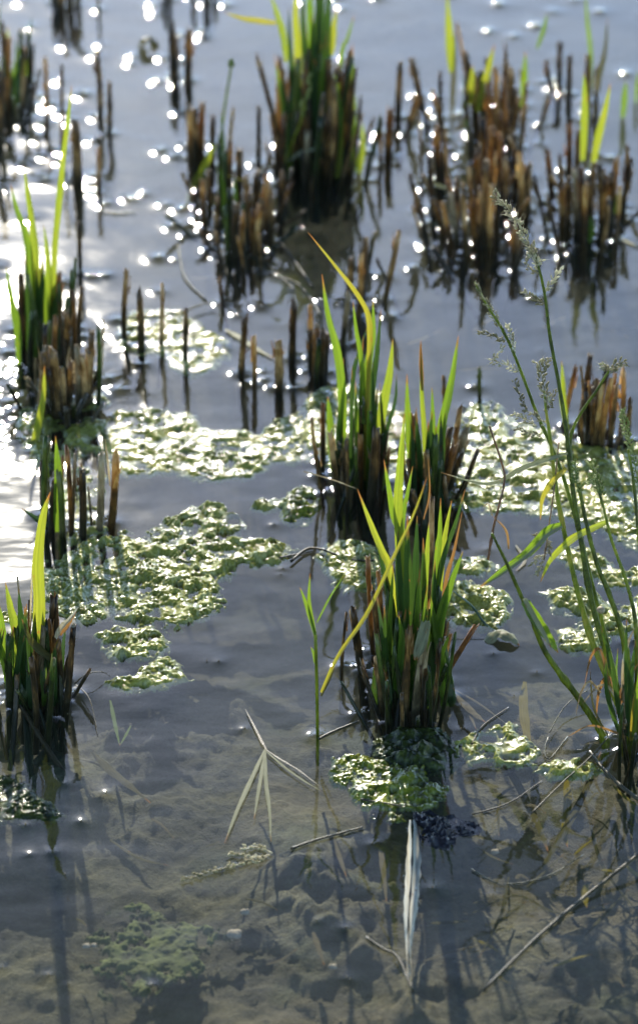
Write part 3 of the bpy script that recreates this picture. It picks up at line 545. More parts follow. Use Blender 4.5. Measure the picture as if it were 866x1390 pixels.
# big white dead blade in front, folded along its midrib
e = empty('white_dead_blade', G(556,1200), 'large whitish dead blade floating upright in the near water, beaded with drops', 'dead leaf')
for sx, wd in ((-1, 8), (1, 12)):
    k = MB(); pv = None
    for i in range(25):
        u = i / 24; y_ = 1113 + u * 222; cx = 559 - 5 * u + 1.5 * math.sin(u * 7); hw = wd * (.25 + .75 * math.sin(math.pi * min(u * 1.15 + .06, 1))) * (1 - .15 * u) * (1 if u < .96 else .5)
        r_ = [k.vert(G(cx + sx * (.9 + 1.2 * max(0, math.sin(u * 31)) * (j == 0) + hw * (j / 4) * (1 + (.10 * math.sin(u * 57 + sx) + .06 * math.sin(u * 131)) * (j == 4))) , y_, .0035 + .0016 * math.sin(j * 1.3 + u * 9) - .0006 * j), (.1 + j / 5, u * .9)) for j in range(5)]
        if pv: [k.face((pv[j], pv[j+1], r_[j+1], r_[j]) if sx > 0 else (pv[j+1], pv[j], r_[j], r_[j+1])) for j in range(4)]
        pv = r_
    k.build('blade_half', M['foil'], e)
m_, nt = mat('water_drop'); dg = N(nt,'ShaderNodeBsdfGlossy'); dg.inputs['Roughness'].default_value = .06; dt = N(nt,'ShaderNodeBsdfTransparent'); fr_ = fres(nt, 1.34)
mm_ = N(nt,'ShaderNodeMixShader'); L(nt, fr_.outputs[0], mm_.inputs[0]); L(nt, dt.outputs[0], mm_.inputs[1]); L(nt, dg.outputs[0], mm_.inputs[2]); L(nt, mm_.outputs[0], N(nt,'ShaderNodeOutputMaterial').inputs[0]); M['drop'] = m_
k = MB()
def blob(k, p, r, flat_=.6):
    rows = []
    for a in range(5):
        th = math.pi / 2 * a / 4; rows.append([k.vert(p + Vector((math.cos(q * math.pi / 4) * r * math.cos(th), math.sin(q * math.pi / 4) * r * math.cos(th), r * flat_ * math.sin(th)))) for q in range(8)])
    for a in range(4):
        for q in range(8): k.face((rows[a][q], rows[a][(q+1)%8], rows[a+1][(q+1)%8], rows[a+1][q]))
for i in range(46):
    u = R.random(); sd = R.choice([-1, -1, 0, 1]); wd = 8 if sd < 0 else 12
    hw = wd * (.25 + .75 * math.sin(math.pi * min(u * 1.15 + .06, 1))) * (1 - .15 * u)
    blob(k, G(559 - 5*u + sd * hw + R.uniform(-2, 2), 1113 + u * 215, .004), R.uniform(.0008, .0021))
o = k.build('water_drops', M['drop'], e); setp(o, kind='stuff')
# three-bladed pale sprig
e = empty('pale_floating_sprig', G(360,1017), 'pale three-bladed dead sprig floating left of the white blade', 'dead leaf')
for pts, w_, mm in (([(305,1145),(322,1100),(340,1060),(360,1017)],7,'pale'),([(345,1112),(350,1080),(356,1045),(361,1017)],6,'pale'),([(368,1143),(366,1100),(361,1060),(360,1017)],6,'pale'),([(438,1075),(410,1058),(385,1040),(362,1020)],4,'pale'),([(435,1068),(405,1045),(380,1030),(362,1018)],3,'bleached'),([(333,962),(345,985),(355,1005),(362,1018)],4,'brown')):
    mb = strip_world([G(x, y, .003) for x, y in pts[::-1]], w_ * wpx(G(360,1017)), mm, None, name='blade'); mb.location = mb.location - Vector(e.location); mb.parent = e
for k_ in ('category','label','group'):
    for c_ in e.children:
        if k_ in c_: del c_[k_]
straw([(900,1130),(866,1160),(800,1212),(740,1262),(700,1300),(655,1345)], 6, 'bleached', 'long pale straw lying diagonally across the lower right corner', z=[.02,.015,.004,.002,.002,.002])
straw([(395,1152),(430,1140),(492,1123)], 4, 'bleached', 'short pale olive straw floating right of the three-bladed sprig')
straw([(433,1003),(455,992),(487,979)], 4.5, 'bleached', 'curved pale straw at the foot of the slender seedling')
straw([(395,762),(415,746),(433,745),(455,752),(481,760),(520,761)], 4, 'brown', 'thin dark straw lying across the water behind the foreground clump', z=.004)
straw([(380,757),(405,752),(425,748)], 3, 'bleached', 'small pale straw end joining the dark straw by the left algae')
straw([(490,1085),(515,1089),(545,1094)], 3, 'bleached', 'small straw lying on the bright green algae')
straw([(640,1106),(690,1090),(735,1060)], 2.2, 'brown', 'thin straw floating above the pale mud right of the black debris')
straw([(640,1180),(680,1200),(740,1190),(792,1160)], 2.2, 'olive', 'thin bent straw between the black debris and the right corner')
straw([(560,1345),(540,1300),(520,1288),(497,1272)], 5, 'bleached', 'crooked pale twig at the bottom centre beside the white blade')
straw([(425,391),(405,362),(388,338),(375,325)], 3.5, 'brown', 'brown straw slanting behind the tall bent blade', z=[.002,.004,.008,.012])
straw([(436,430),(418,400),(395,380),(350,372)], 3, 'olive', 'tangled straw floating left of the tall bent blade')
straw([(330,345),(365,360),(400,395)], 3, 'olive', 'dark straw crossing the tangle below the low crowded stubble')
straw([(243,325),(244,345),(252,378),(280,408)], 4, 'olive', 'curved dark straw in open water under the drooping blade')
straw([(170,432),(230,428),(280,412),(300,414)], 3, 'drab', 'fine straw lying along the top of the upper small algae mat', z=.007)
straw([(720,1105),(760,1065),(800,1028),(830,995)], 2.2, 'bleached', 'thin pale straw stretching toward the foot of the seeded grass')
straw([(770,1000),(745,1030),(740,1010),(765,960),(800,935)], 2, 'olive', 'wiry bent straw beside the foot of the seeded grass', z=[.002,.002,.004,.01,.014])
straw([(866,1085),(840,1065),(815,1040),(800,1020)], 6, 'bleached', 'pale flattened stem at the right edge below the seeded grass')
straw([(640,1010),(655,985),(690,960)], 2.2, 'brown', 'thin wiry straw by the scum patch')
straw([(102,928),(118,915),(138,912),(150,918)], 1.6, 'bleached', 'fine pale hair-like straw beside the left near clump', z=[.004,.012,.008,.002])
straw([(104,930),(120,945),(128,970),(133,1000)], 1.8, 'bleached', 'second fine straw arching down beside the left near clump', z=[.004,.008,.004,.0])
flat([(192,62),(200,50),(210,60),(207,72)], 14, 'brown' if False else 'drab', 'dark curled leaf scrap floating alone near the top left', base_w=.8, blunt=True, z=[.002,.02,.012,.002])
flat([(138,285),(155,288),(172,287),(190,286)], 6, 'drab', 'dark floating scrap beside the short orange stem on the left')
flat([(306,447),(325,457),(350,474),(374,487)], 11, 'pale', 'pale green leaf floating left of the close pair of stems')
flat([(833,322),(845,325),(858,331),(880,340)], 8, 'pale', 'pale leaf floating right of the right far clump')
flat([(658,870),(676,856),(695,864),(705,876)], 24, 'pale', 'curled leaf arched on the water right of the foreground clump', z=[.001,.010,.009,.001], base_w=.6, fold=.5)
flat([(612,800),(640,822),(662,850),(700,868)], 5, 'dark', 'narrow green blade lying over the round algae mat', z=[.03,.02,.008,.003])
flat([(700,740),(712,760),(700,775)], 6, 'drab', 'small dark scrap beside the round algae mat')
# spikelet floating with glittering beads
e = empty('floating_seed_spray', G(300,1172), 'beaded seed spray glittering on the water below the three-bladed sprig', 'seed spray')
for q, n_ in (([(365,1160),(330,1172),(290,1182),(246,1196)],34),([(370,1158),(350,1150),(330,1153)],14),([(362,1162),(340,1163),(310,1160)],14),([(366,1160),(352,1170),(340,1170)],10)):
    k = MB(); P = spline([G(x, y, .0025) for x, y in q], 30); tube(k, P, [.0006]*31, 5)
    for i in range(n_):
        b = P[int((.2 + .8*i/n_) * 30)] + Vector((R.uniform(-.003,.003), R.uniform(-.003,.003), 0)); tube(k, [b, b+Vector((-.0015,R.uniform(-.0015,.0015),.0008)), b+Vector((-.004,R.uniform(-.003,.003),0))], [.0004,.0015,.0003], 6)
    o = k.build('seed_branch', M['seed'], e); kd = MB()
    for i in range(n_ // 2): blob(kd, P[int((.2 + .8*R.random()) * 30)] + Vector((R.uniform(-.002,.002), R.uniform(-.002,.002), .001)), R.uniform(.0009,.0019), .8)
    o2 = kd.build('water_drops', M['drop'], o); setp(o2, kind='stuff')
    o2.location = Vector((0,0,0))
# wet black debris
m_, nt = mat('wet_black_litter'); ob = N(nt,'ShaderNodeTexCoord').outputs['Object']; b_ = N(nt,'ShaderNodeBsdfPrincipled'); b_.inputs['Base Color'].default_value = (.012,.010,.012,1); b_.inputs['Roughness'].default_value = .16; b_.inputs['Specular IOR Level'].default_value = .2
L(nt, bump(nt, noise(nt, ob, 260, 3), .6, .002), b_.inputs['Normal']); L(nt, b_.outputs[0], N(nt,'ShaderNodeOutputMaterial').inputs[0]); M['black'] = m_
k = MB(); c0 = G(602, 1125)
nr, ns = 40, 110; rows = []
for a in range(nr):
    th = math.pi / 2 * a / (nr-1); row = []
    for q in range(ns):
        an = 2*math.pi*q/ns; rr = 1 + .25*math.sin(an*3+1) + .15*math.sin(an*5+2)
        x_ = math.cos(an)*.026*rr*math.cos(th); y_ = math.sin(an)*.026*rr*math.cos(th)
        h_ = -.001 + .003*math.sin(th) + .022 * float(fbm(np.array([x_*110+50.]), np.array([y_*110+50.]), 4, 7, .6)[0] - .47) * (math.sin(th) > .2)
        row.append(k.vert(c0 + Vector((x_, y_, h_ - .0005))))
    rows.append(row)
for a in range(nr-1):
    for q in range(ns): k.face((rows[a][q], rows[a][(q+1)%ns], rows[a+1][(q+1)%ns], rows[a+1][q]))
setp(k.build('wet_debris', M['black'], None, c0), 'shiny black wet debris patch floating right of the white blade tip', 'debris')
# ---- drowned things lying on the bed
M['sunk'] = leaf_mat('leaf_sunk', (.03,.03,.01), (.07,.06,.02), (.03,.03,.01), (.05,.05,.01), .1, .6, .05)
M['ochre'] = leaf_mat('leaf_ochre', (.10,.08,.012), (.16,.13,.02), (.10,.08,.01), (.12,.1,.01), .2, .6, .05)
M['sunkgreen'] = leaf_mat('leaf_sunk_green', (.06,.09,.02), (.09,.12,.03), (.05,.08,.01), (.07,.1,.02), .2, .6, .05)
def drowned(pts, w, m, label, z=-.022, group='drowned straw and leaves on the pond bed', cat='drowned leaf', **k): return flat(pts, w, m, label, z=z, cat=cat, name='drowned_leaf', group=group, **k)
drowned([(125,1020),(150,1045),(175,1065),(205,1090)], 14, 'sunk', 'broad drowned stalk left of the sunken leaf litter, below the left near clump', z=-.02)
drowned([(712,925),(710,955),(713,985),(718,1015)], 13, 'ochre', 'upright yellow drowned blade right of the foreground clump', blunt=True)
drowned([(668,1010),(700,1060),(730,1120),(745,1160)], 13, 'sunk', 'olive drowned blade in the sunlit mud at the right')
drowned([(768,1055),(770,1090),(766,1130),(770,1150)], 13, 'ochre', 'short ochre drowned blade below the seeded grass')
drowned([(735,1180),(775,1110),(800,1060),(815,1020)], 12, 'sunk', 'slanting olive drowned blade below the seeded grass', z=-.018)
drowned([(615,940),(640,965),(658,980)], 12, 'soaked', 'pale drowned husk right of the foreground clump', z=-.012)
drowned([(615,935),(650,955),(690,985)], 4, 'soaked', 'thin pale drowned straw beside the pale husk', z=-.012)
drowned([(634,960),(640,975),(646,990)], 5, 'soaked', 'tiny pale drowned chip below the pale husk', z=-.014)
drowned([(516,1150),(520,1180),(525,1230)], 9, 'soaked', 'pale drowned leaf left of the white floating blade')
drowned([(452,1135),(460,1160),(470,1190)], 9, 'soaked', 'pale mottled drowned leaf between the sprig and the white blade')
drowned([(690,1190),(680,1240),(650,1300)], 6, 'sunk', 'narrow dark drowned blade above the diagonal straw')
drowned([(755,1198),(785,1185),(822,1165)], 11, 'soaked', 'tan drowned leaf just above the diagonal straw')
drowned([(585,1253),(610,1252),(636,1250)], 8, 'sunk', 'dark drowned stick right of the white floating blade')
drowned([(795,1200),(793,1215),(796,1232)], 12, 'ochre', 'small orange drowned leaf touching the diagonal straw', z=-.006)
drowned([(700,1193),(706,1188),(718,1194)], 8, 'soaked', 'tiny pale green drowned leaf in the right mud')
drowned([(425,1265),(432,1285),(440,1310)], 9, 'soaked', 'pale drowned leaf at the bottom left of centre')
drowned([(150,1140),(190,1165),(230,1175)], 6, 'sunk', 'dim drowned stalk across the cloddy mud')
drowned([(675,1080),(676,1110),(677,1135)], 4, 'sunk', 'short dark drowned twig in the sunlit mud')
drowned([(150,950),(157,985),(163,1012)], 6, 'sunkgreen', 'dim green drowned blade right of the left near clump', z=-.008)
drowned([(178,985),(170,1000),(163,1012)], 4, 'sunkgreen', 'small side blade drowned beside the dim green one', z=-.009)
drowned([(640,1240),(700,1215),(760,1240),(830,1225)], 5, 'sunk', 'long dim drowned straw along the lower right')
drowned([(800,1120),(820,1180),(866,1240)], 6, 'sunk', 'dark drowned straw near the right edge')
drowned([(560,1310),(620,1290),(690,1275)], 4, 'soaked', 'thin pale drowned straw at the bottom right of the white blade')
def which(w, a, l): return ('short ' if l < 30 else 'long ' if l > 46 else '') + ('hair-thin' if w < 4 else 'broad' if w > 6.3 else 'narrow'), 'level' if abs(a) < .35 else 'dipping rightward' if a > 0 else 'rising rightward'
for i in range(16):
    x = R.uniform(480, 866) if i % 3 else R.uniform(120, 420); y = R.uniform(340, 560) if x > 480 else R.uniform(300, 540); a = R.uniform(-1, 1); l = R.uniform(18, 60)
    drowned([(x, y), (x + l * .5, y + l * .25 * a + R.uniform(-4, 4)), (x + l, y + l * .5 * a)], (w_ := R.uniform(4, 8)), 'soaked', f'{which(w_, a, l)[0]} faint drowned straw, {which(w_, a, l)[1]}, in water ' + ('left of middle clump' if x < 433 else 'behind right-hand seed heads' if x > 640 else 'between middle clump and seed heads'), z=-.02, group='faint drowned straws under the far open water')
for i in range(28):
    x = R.uniform(640, 866); y = R.uniform(1040, 1345); a = R.uniform(-1.6, 1.6); l = R.uniform(18, 60)
    drowned([(x, y), (x + l * .5, y + l * .35 * a + R.uniform(-5, 5)), (x + l, y + l * .7 * a)], (w_ := R.uniform(2.5, 8)), (m__ := R.choice(['sunk','soaked','sunk','ochre','sunk'])), f'{which(w_, a, l)[0]} ' + {'soaked': 'tan', 'bleached': 'pale', 'sunk': 'dark olive', 'brown': 'brown', 'gold': 'yellowish', 'ochre': 'ochre', 'drab': 'olive'}[m__] + f' drowned blade, {which(w_, a, l)[1]}, ' + ('above' if y < 1590 - .54 * x else 'below') + ' the diagonal straw' + (' by right edge' if x > 790 else ''), z=R.uniform(-.03,-.012), group='drowned litter under the seeded grass')
for i in range(8):
    x = R.uniform(100, 560); y = R.uniform(1030, 1345); a = R.uniform(-1.6, 1.6); l = R.uniform(12, 45)
    drowned([(x, y), (x + l * .5, y + l * .35 * a + R.uniform(-5, 5)), (x + l, y + l * .7 * a)], R.uniform(2.5, 6), R.choice(['sunk','soaked','sunk']), f'{which(3, a, l)[0]} drowned stalk on near mud, {which(3, a, l)[1]}, ' + ('left of sprig' if x < 300 else 'between sprig and white blade' if x < 540 else 'beside the white blade'), z=R.uniform(-.03,-.018), group='stalks scattered over the near mud')
m_, nt = mat('pebble_stone'); ob = N(nt,'ShaderNodeTexCoord').outputs['Object']; c_ = ramp(nt, noise(nt, ob, 180, 4), [(.3,(.16,.13,.08)),(.7,(.32,.27,.18))]); b_ = N(nt,'ShaderNodeBsdfPrincipled'); L(nt, c_, b_.inputs['Base Color']); b_.inputs['Roughness'].default_value=.8; L(nt, b_.outputs[0], N(nt,'ShaderNodeOutputMaterial').inputs[0]); M['stone'] = m_
def pebble(px, py, w, label):
    k = MB(); c0 = G(px, py, -.026); r_ = w * wpx(c0) / 2; s = R.randint(0, 99); rows = []
    for a in range(9):
        th = math.pi * a / 8 - math.pi / 2
        rows.append([k.vert(c0 + Vector((math.cos(q*math.pi/7)*math.cos(th), math.sin(q*math.pi/7)*math.cos(th)*.85, math.sin(th)*.6)) * r_ * (1 + .18*math.sin(q*1.3+a*.7+s) * math.cos(th))) for q in range(14)])
    for a in range(8):
        for q in range(14): k.face((rows[a][q], rows[a][(q+1)%14], rows[a+1][(q+1)%14], rows[a+1][q]))
    setp(k.build('pebble', M['stone'], None, c0), label, 'pebble', 'pebbles on the mud')
pebble(319,1268,20,'largest tan pebble on the mud at the bottom left of centre'); pebble(333,1238,13,'small greenish pebble just above the largest tan one'); pebble(672,1156,11,'round pale pebble in the mud right of the black debris')
pebble(118,1284,11,'left one of the two grey pebbles at the bottom left'); pebble(128,1283,9,'right one of the two grey pebbles at the bottom left'); pebble(452,1312,12,'pebble at the bottom edge left of the white blade')

# chaff added for its surface dimples, which throw sun glints between the stems
FARM = [m_ for m_ in MENI if m_[1] > 3.25]; k = MB()
for i in range(410):
    if i < 330: x, y = R.uniform(-20, 886), R.uniform(-10, 420) ** 1.0
    else: x, y = R.uniform(0, 866), R.uniform(400, 1340)
    p = G(x, y, .0012)
    if i < 230:
        q_ = R.choice(FARM); p = Vector((q_[0] + R.gauss(0, .022), q_[1] + R.gauss(0, .04), .0012)); a = R.uniform(0, 6.3); l = R.uniform(.0012, .0035); dd = Vector((math.cos(a), math.sin(a), 0)) * l
    tube(k, [p - dd, p, p + dd], [.0003, l * .35, .0002], 5); MENI.append((p.x, p.y, .0008, R.uniform(.35, 1.1) if y < 420 else R.uniform(.05, .3)))
setp(k.build('glint_chaff', M['soaked'], None, Vector((0, 3, 0))), 'tiny added bits of chaff whose dimples throw sun glints between the stems', 'chaff', None, 'stuff')

# ------------------------------------------------------------------ algae mats
m, nt = mat('algae_froth'); obj = N(nt, 'ShaderNodeTexCoord').outputs['Object']
big = noise(nt, obj, 38, 4); fine = noise(nt, obj, 420, 3)
c = ramp(nt, math_n(nt, 'ADD', math_n(nt, 'MULTIPLY', big, .65), math_n(nt, 'MULTIPLY', fine, .35)), [(.32, (.045, .046, .007)), (.46, (.15, .15, .022)), (.60, (.26, .25, .055)), (.74, (.40, .39, .19))])
at = N(nt, 'ShaderNodeAttribute', attribute_name='rim')
c = mixc(nt, at.outputs['Fac'], c, (.045, .055, .012))
nb = bump(nt, noise(nt, obj, 1100, 3), .4, .0006)
thin(nt, c, c, .12, .10, nb, 1.0, 1.42); M['algae'] = m
m, nt = mat('algae_dark'); obj = N(nt, 'ShaderNodeTexCoord').outputs['Object']
c = ramp(nt, noise(nt, obj, 160, 5), [(.35, (.008, .010, .003)), (.6, (.035, .045, .008)), (.8, (.09, .10, .03))])
thin(nt, c, c, .1, .12, bump(nt, noise(nt, obj, 700, 3), .7, .0008), .5, 1.40); M['algaedark'] = m
m, nt = mat('algae_bright'); obj = N(nt, 'ShaderNodeTexCoord').outputs['Object']
c = ramp(nt, noise(nt, obj, 120, 5), [(.33, (.03, .034, .003)), (.55, (.13, .145, .008)), (.75, (.26, .26, .03))])
thin(nt, c, c, .25, .14, bump(nt, noise(nt, obj, 800, 3), .5, .0008), 1.0, 1.42); M['algaebright'] = m
m, nt = mat('algae_drowned'); obj = N(nt, 'ShaderNodeTexCoord').outputs['Object']
c = ramp(nt, noise(nt, obj, 60, 5), [(.35, (.02, .025, .006)), (.6, (.06, .072, .012)), (.8, (.10, .11, .03))])
b = N(nt, 'ShaderNodeBsdfPrincipled'); L(nt, c, b.inputs['Base Color']); b.inputs['Roughness'].default_value = 1; L(nt, b.outputs[0], N(nt, 'ShaderNodeOutputMaterial').inputs[0]); M['algaedrowned'] = m
def inside_dist(X, Y, poly):
    """signed distance to a polygon, positive inside"""
    d = np.full(X.shape, 1e9); ins = np.zeros(X.shape, bool); n = len(poly)
    for i in range(n):
        ax, ay = poly[i]; bx, by = poly[(i + 1) % n]; ex, ey = bx - ax, by - ay
        t = np.clip(((X - ax) * ex + (Y - ay) * ey) / (ex * ex + ey * ey + 1e-12), 0, 1)
        d = np.minimum(d, (X - ax - t * ex) ** 2 + (Y - ay - t * ey) ** 2)
        cnd = ((ay > Y) != (by > Y)) & (X < (bx - ax) * (Y - ay) / (by - ay + 1e-12) + ax); ins ^= cnd
    d = np.sqrt(d); return np.where(ins, d, -d)
def grid_mesh(name, X, Y, Z, keep, material, org, attr=None):
    ny, nx = X.shape; idx = -np.ones(X.shape, np.int64)
    f = keep[:-1, :-1] & keep[1:, :-1] & keep[:-1, 1:] & keep[1:, 1:]
    use = np.zeros(X.shape, bool); use[:-1, :-1] |= f; use[1:, :-1] |= f; use[:-1, 1:] |= f; use[1:, 1:] |= f
    idx[use] = np.arange(use.sum()); jj, ii = np.nonzero(f)
    quads = np.stack([idx[jj, ii], idx[jj, ii + 1], idx[jj + 1, ii + 1], idx[jj + 1, ii]], 1)
    co = np.stack([X[use] - org.x, Y[use] - org.y, Z[use] - org.z], 1).astype(np.float32)
    me = bpy.data.meshes.new(name); me.vertices.add(len(co)); me.vertices.foreach_set('co', co.ravel())
    me.loops.add(quads.size); me.loops.foreach_set('vertex_index', quads.ravel().astype(np.int32))
    me.polygons.add(len(quads)); me.polygons.foreach_set('loop_start', np.arange(0, quads.size, 4, dtype=np.int32))
    if attr is not None:
        a = me.attributes.new('rim', 'FLOAT', 'POINT'); a.data.foreach_set('value', attr[use].astype(np.float32))
    me.update(calc_edges=True); me.shade_smooth(); me.materials.append(material)
    o = bpy.data.objects.new(name, me); COL.objects.link(o); o.location = org; return o
MATS = []
def algae(poly, label, m='algae', step=.0008, height=.006, rag=.010, cell=.0055, lump=1.0, edge=.012, group='floating algae mats', hole=0.0, seed=0, zoff=0.0, amp=1.0, pit=.33):
    P = [G(x, y) for x, y in poly]; org = sum(P, Vector()) / len(P); org.z = 0
    pl = [(p.x, p.y) for p in P]
    x0 = min(p[0] for p in pl) - .03; x1 = max(p[0] for p in pl) + .03; y0 = min(p[1] for p in pl) - .03; y1 = max(p[1] for p in pl) + .03
    X, Y = np.meshgrid(np.arange(x0, x1, step), np.arange(y0, y1, step))
    sd = inside_dist(X, Y, pl) + (fbm(X * 45, Y * 45, 3, 11 + seed) - .5) * 2 * rag + (fbm(X * 150, Y * 150, 3, 5 + seed) - .5) * rag * 1.2
    if hole: sd = np.minimum(sd, (fbm(X * 38, Y * 30, 3, 71 + seed) - hole) * .06)
    sd = np.minimum(sd, (fbm(X * 105, Y * 80, 3, 171 + seed) - pit) * .05)
    e = np.clip((sd + .006) / (edge * 1.5), 0, 1); e = np.sqrt(1 - (1 - e) ** 2)
    lum = fbm(X * 62, Y * 62, 3, 31 + seed, .42); froth = np.clip(fbm(X * 90, Y * 90, 2, 61 + seed) * 2.4 - .5, .15, 1)
    z = zoff - .0062 + e * (.0062 + height * (1.6 * (lum - .33) * lump)) + amp * e * froth * (domes(X + .004 * fbm(X * 120, Y * 120, 2, 4), Y, .0068, 3) * .0008 + domes(X, Y, .0038, 8) * .0015 + domes(X, Y, .0021, 12) * .0014)
    keep = sd > -.006
    o = grid_mesh('algae_mat', X, Y, z, keep, M[m], org, np.clip(1 - (sd + .006) / .006, 0, 1) * .5)
    setp(o, label, 'algae', group); MATS.append(pl); return o
algae([(168,430),(190,420),(215,416),(245,423),(268,438),(300,463),(312,480),(290,500),(260,508),(240,498),(235,478),(200,474),(168,468)], 'small upper algae mat with the four thin stems', seed=1, amp=.55, height=.004)
algae([(138,600),(150,578),(165,562),(210,553),(250,562),(270,580),(300,584),(350,584),(372,572),(395,560),(425,535),(445,525),(450,560),(448,620),(430,618),(400,628),(370,622),(340,645),(300,650),(260,642),(215,638),(175,648),(155,640)], 'widest glittering algae mat across the middle left', seed=2, amp=.55, height=.005)
algae([(444,528),(480,520),(520,535),(545,560),(560,600),(550,650),(500,640),(450,625)], 'algae mat packed round the tall middle clump', seed=3, amp=.55, height=.005)
algae([(605,640),(625,575),(645,545),(668,548),(700,570),(740,582),(790,605),(830,610),(900,600),(900,748),(850,735),(800,712),(760,698),(715,695),(670,690),(630,682),(612,668)], 'large green algae mat behind the seeded grass stalks', seed=4, amp=.55, height=.006)
algae([(62,800),(75,760),(100,745),(130,735),(165,728),(205,735),(225,708),(262,688),(300,690),(333,712),(320,724),(300,728),(340,736),(380,728),(412,745),(375,762),(335,768),(298,785),(296,825),(270,838),(240,850),(190,842),(150,833),(118,842),(80,832)], 'broad lumpy algae mat spreading right of the left near clump', seed=5, height=.009, rag=.014, hole=.30)
algae([(130,862),(155,855),(182,862),(205,852),(226,868),(218,893),(185,897),(155,884)], 'small middle islet of algae below the broad lumpy mat', seed=6, height=.008)
algae([(150,926),(180,918),(196,903),(215,896),(240,902),(252,918),(225,931),(170,934)], 'lowest small algae islet, nearest the camera on the left', seed=7, height=.009)
algae([(348,686),(356,677),(372,678),(378,688),(362,695)], 'tiny algae dot left of the middle clump', seed=8, height=.006)
algae([(388,676),(405,662),(425,664),(432,685),(422,702),(402,708),(386,695)], 'green algae tuft at the left foot of the tall middle clump', m='algaebright', seed=9, height=.012)
algae([(425,752),(440,738),(478,735),(505,745),(520,775),(505,798),(470,800),(445,780)], 'algae patch beside the dark straw behind the foreground clump', seed=10, height=.006)
algae([(600,795),(630,792),(665,798),(688,812),(690,838),(660,850),(620,846),(600,830)], 'round algae mat close right of the foreground clump', seed=11, height=.009)
algae([(610,762),(650,755),(672,768),(650,782),(618,780)], 'thin algae strip just above the round mat', seed=12, height=.005)
algae([(745,802),(760,795),(800,800),(830,822),(850,820),(900,800),(900,850),(850,858),(820,850),(790,835),(755,828)], 'algae mat behind the lower stalks of the seeded grass', seed=13, height=.009)
algae([(760,852),(785,846),(812,852),(822,868),(802,884),(772,880)], 'small algae islet left of the brown leaves of the seeded grass', seed=14, height=.008)
algae([(758,748),(785,742),(815,755),(850,775),(900,770),(900,790),(850,795),(810,785),(775,772)], 'narrow algae band under the large green mat at the right', seed=15, height=.006)
algae([(452,1040),(470,1026),(500,1028),(530,1040),(575,1048),(600,1070),(585,1092),(545,1100),(500,1095),(478,1078),(455,1062)], 'bright yellow-green algae patch in front of the foreground clump', m='algaebright', seed=16, height=.007, rag=.016, hole=.32)
algae([(512,1012),(530,993),(560,984),(595,988),(622,1008),(625,1028),(600,1042),(555,1042),(522,1034)], 'dark rounded algae hump at the foot of the foreground clump', m='algaedark', pit=.05, seed=17, height=.022, edge=.03, lump=.7)
algae([(622,1004),(650,992),(690,990),(722,1008),(724,1026),(690,1036),(650,1030),(630,1022)], 'thin glittering scum right of the dark algae hump', seed=18, height=.004, rag=.016, hole=.40)
algae([(735,1042),(755,1034),(785,1034),(806,1042),(790,1052),(750,1052)], 'small scum patch left of the seeded grass foot', seed=19, height=.004, rag=.008)
algae([(-30,1060),(10,1058),(38,1074),(65,1092),(84,1106),(60,1116),(20,1112),(-30,1118)], 'shiny algae patch at the left edge below the near clump', m='algaedark', seed=20, height=.006)
algae([(-30,835),(10,828),(60,826),(62,842),(20,846),(-30,846)], 'sunlit algae strip behind the left near clump', seed=21, height=.004)
algae([(30,560),(70,552),(110,560),(140,572),(138,612),(100,622),(60,625),(35,610)], 'glittering algae between the stems in the sun glare', seed=22, amp=.55, height=.005, hole=.42, rag=.014)
algae([(60,500),(95,470),(120,500),(140,545),(100,548),(70,540)], 'scattered algae among the weathered stems below the sunlit clump', seed=23, height=.005, hole=.45, rag=.014)
algae([(85,640),(120,630),(140,650),(130,720),(100,735),(80,700)], 'algae scraps between the stubble group in front of the glare', seed=24, height=.005, hole=.44, rag=.012)
algae([(135,1265),(150,1230),(185,1208),(230,1205),(275,1220),(285,1255),(260,1290),(200,1300),(150,1295)], 'drowned green algae on the mud at the bottom left', m='algaedrowned', seed=30, height=.004, zoff=-.028, rag=.03, amp=.4, pit=.40)

# ------------------------------------------------------------------ water
def axis(lo, hi, step, far):
    g_ = [hi + step * (1.6 ** k) for k in range(1, 24) if hi + step * 1.6 ** k < far] + [far]
    l_ = [lo - step * (1.6 ** k) for k in range(1, 24) if lo - step * 1.6 ** k > -far] + [-far]
    return np.array(l_[::-1] + list(np.arange(lo, hi + step / 2, step)) + g_)
xs = axis(-.56, .56, .0024, 300); ys = axis(2.1, 4.72, .0024, 300)
X, Y = np.meshgrid(xs, ys)
win = np.clip((.56 - np.abs(X)) / .03, 0, 1) * np.clip((4.72 - Y) / .05, 0, 1) * np.clip((Y - 2.1) / .05, 0, 1)
Z = ((fbm(X * 9, Y * 13, 3, 90) - .5) * .0011 + (fbm(X * 40, Y * 60, 2, 95) - .5) * .00010) * win
gp = G(8, 528); near_g = np.exp(-(((X - gp.x) / .11) ** 2 + ((Y - gp.y) / .13) ** 2))
Z = Z + (fbm(X * 75, Y * 85, 2, 130) - .5) * .0017 * near_g * win      # added ripples, shaped to spread the sun's glare over this corner
men = np.zeros_like(Z)
for (mx, my, r, st) in MENI:
    lam = .0060 + .0018 * min(1, max(0, (my - 3.1) / .5)); lam = min(lam, .0056) if r > .0018 else lam; h_ = .0026 * lam / .006
    i0, i1 = np.searchsorted(xs, [mx - .035, mx + .035]); j0, j1 = np.searchsorted(ys, [my - .035, my + .035])
    if i1 <= i0 or j1 <= j0: continue
    d = np.hypot(X[j0:j1, i0:i1] - mx, Y[j0:j1, i0:i1] - my) - r
    men[j0:j1, i0:i1] = np.maximum(men[j0:j1, i0:i1], h_ * st * np.exp(-np.maximum(d, 0) / lam))
Z = Z + men * win
m, nt = mat('pond_water'); geo = N(nt, 'ShaderNodeNewGeometry').outputs['Position']
nb = bump(nt, noise(nt, mapping(nt, geo, (1, 1.8, 1)), 26, 2), .05, .002)
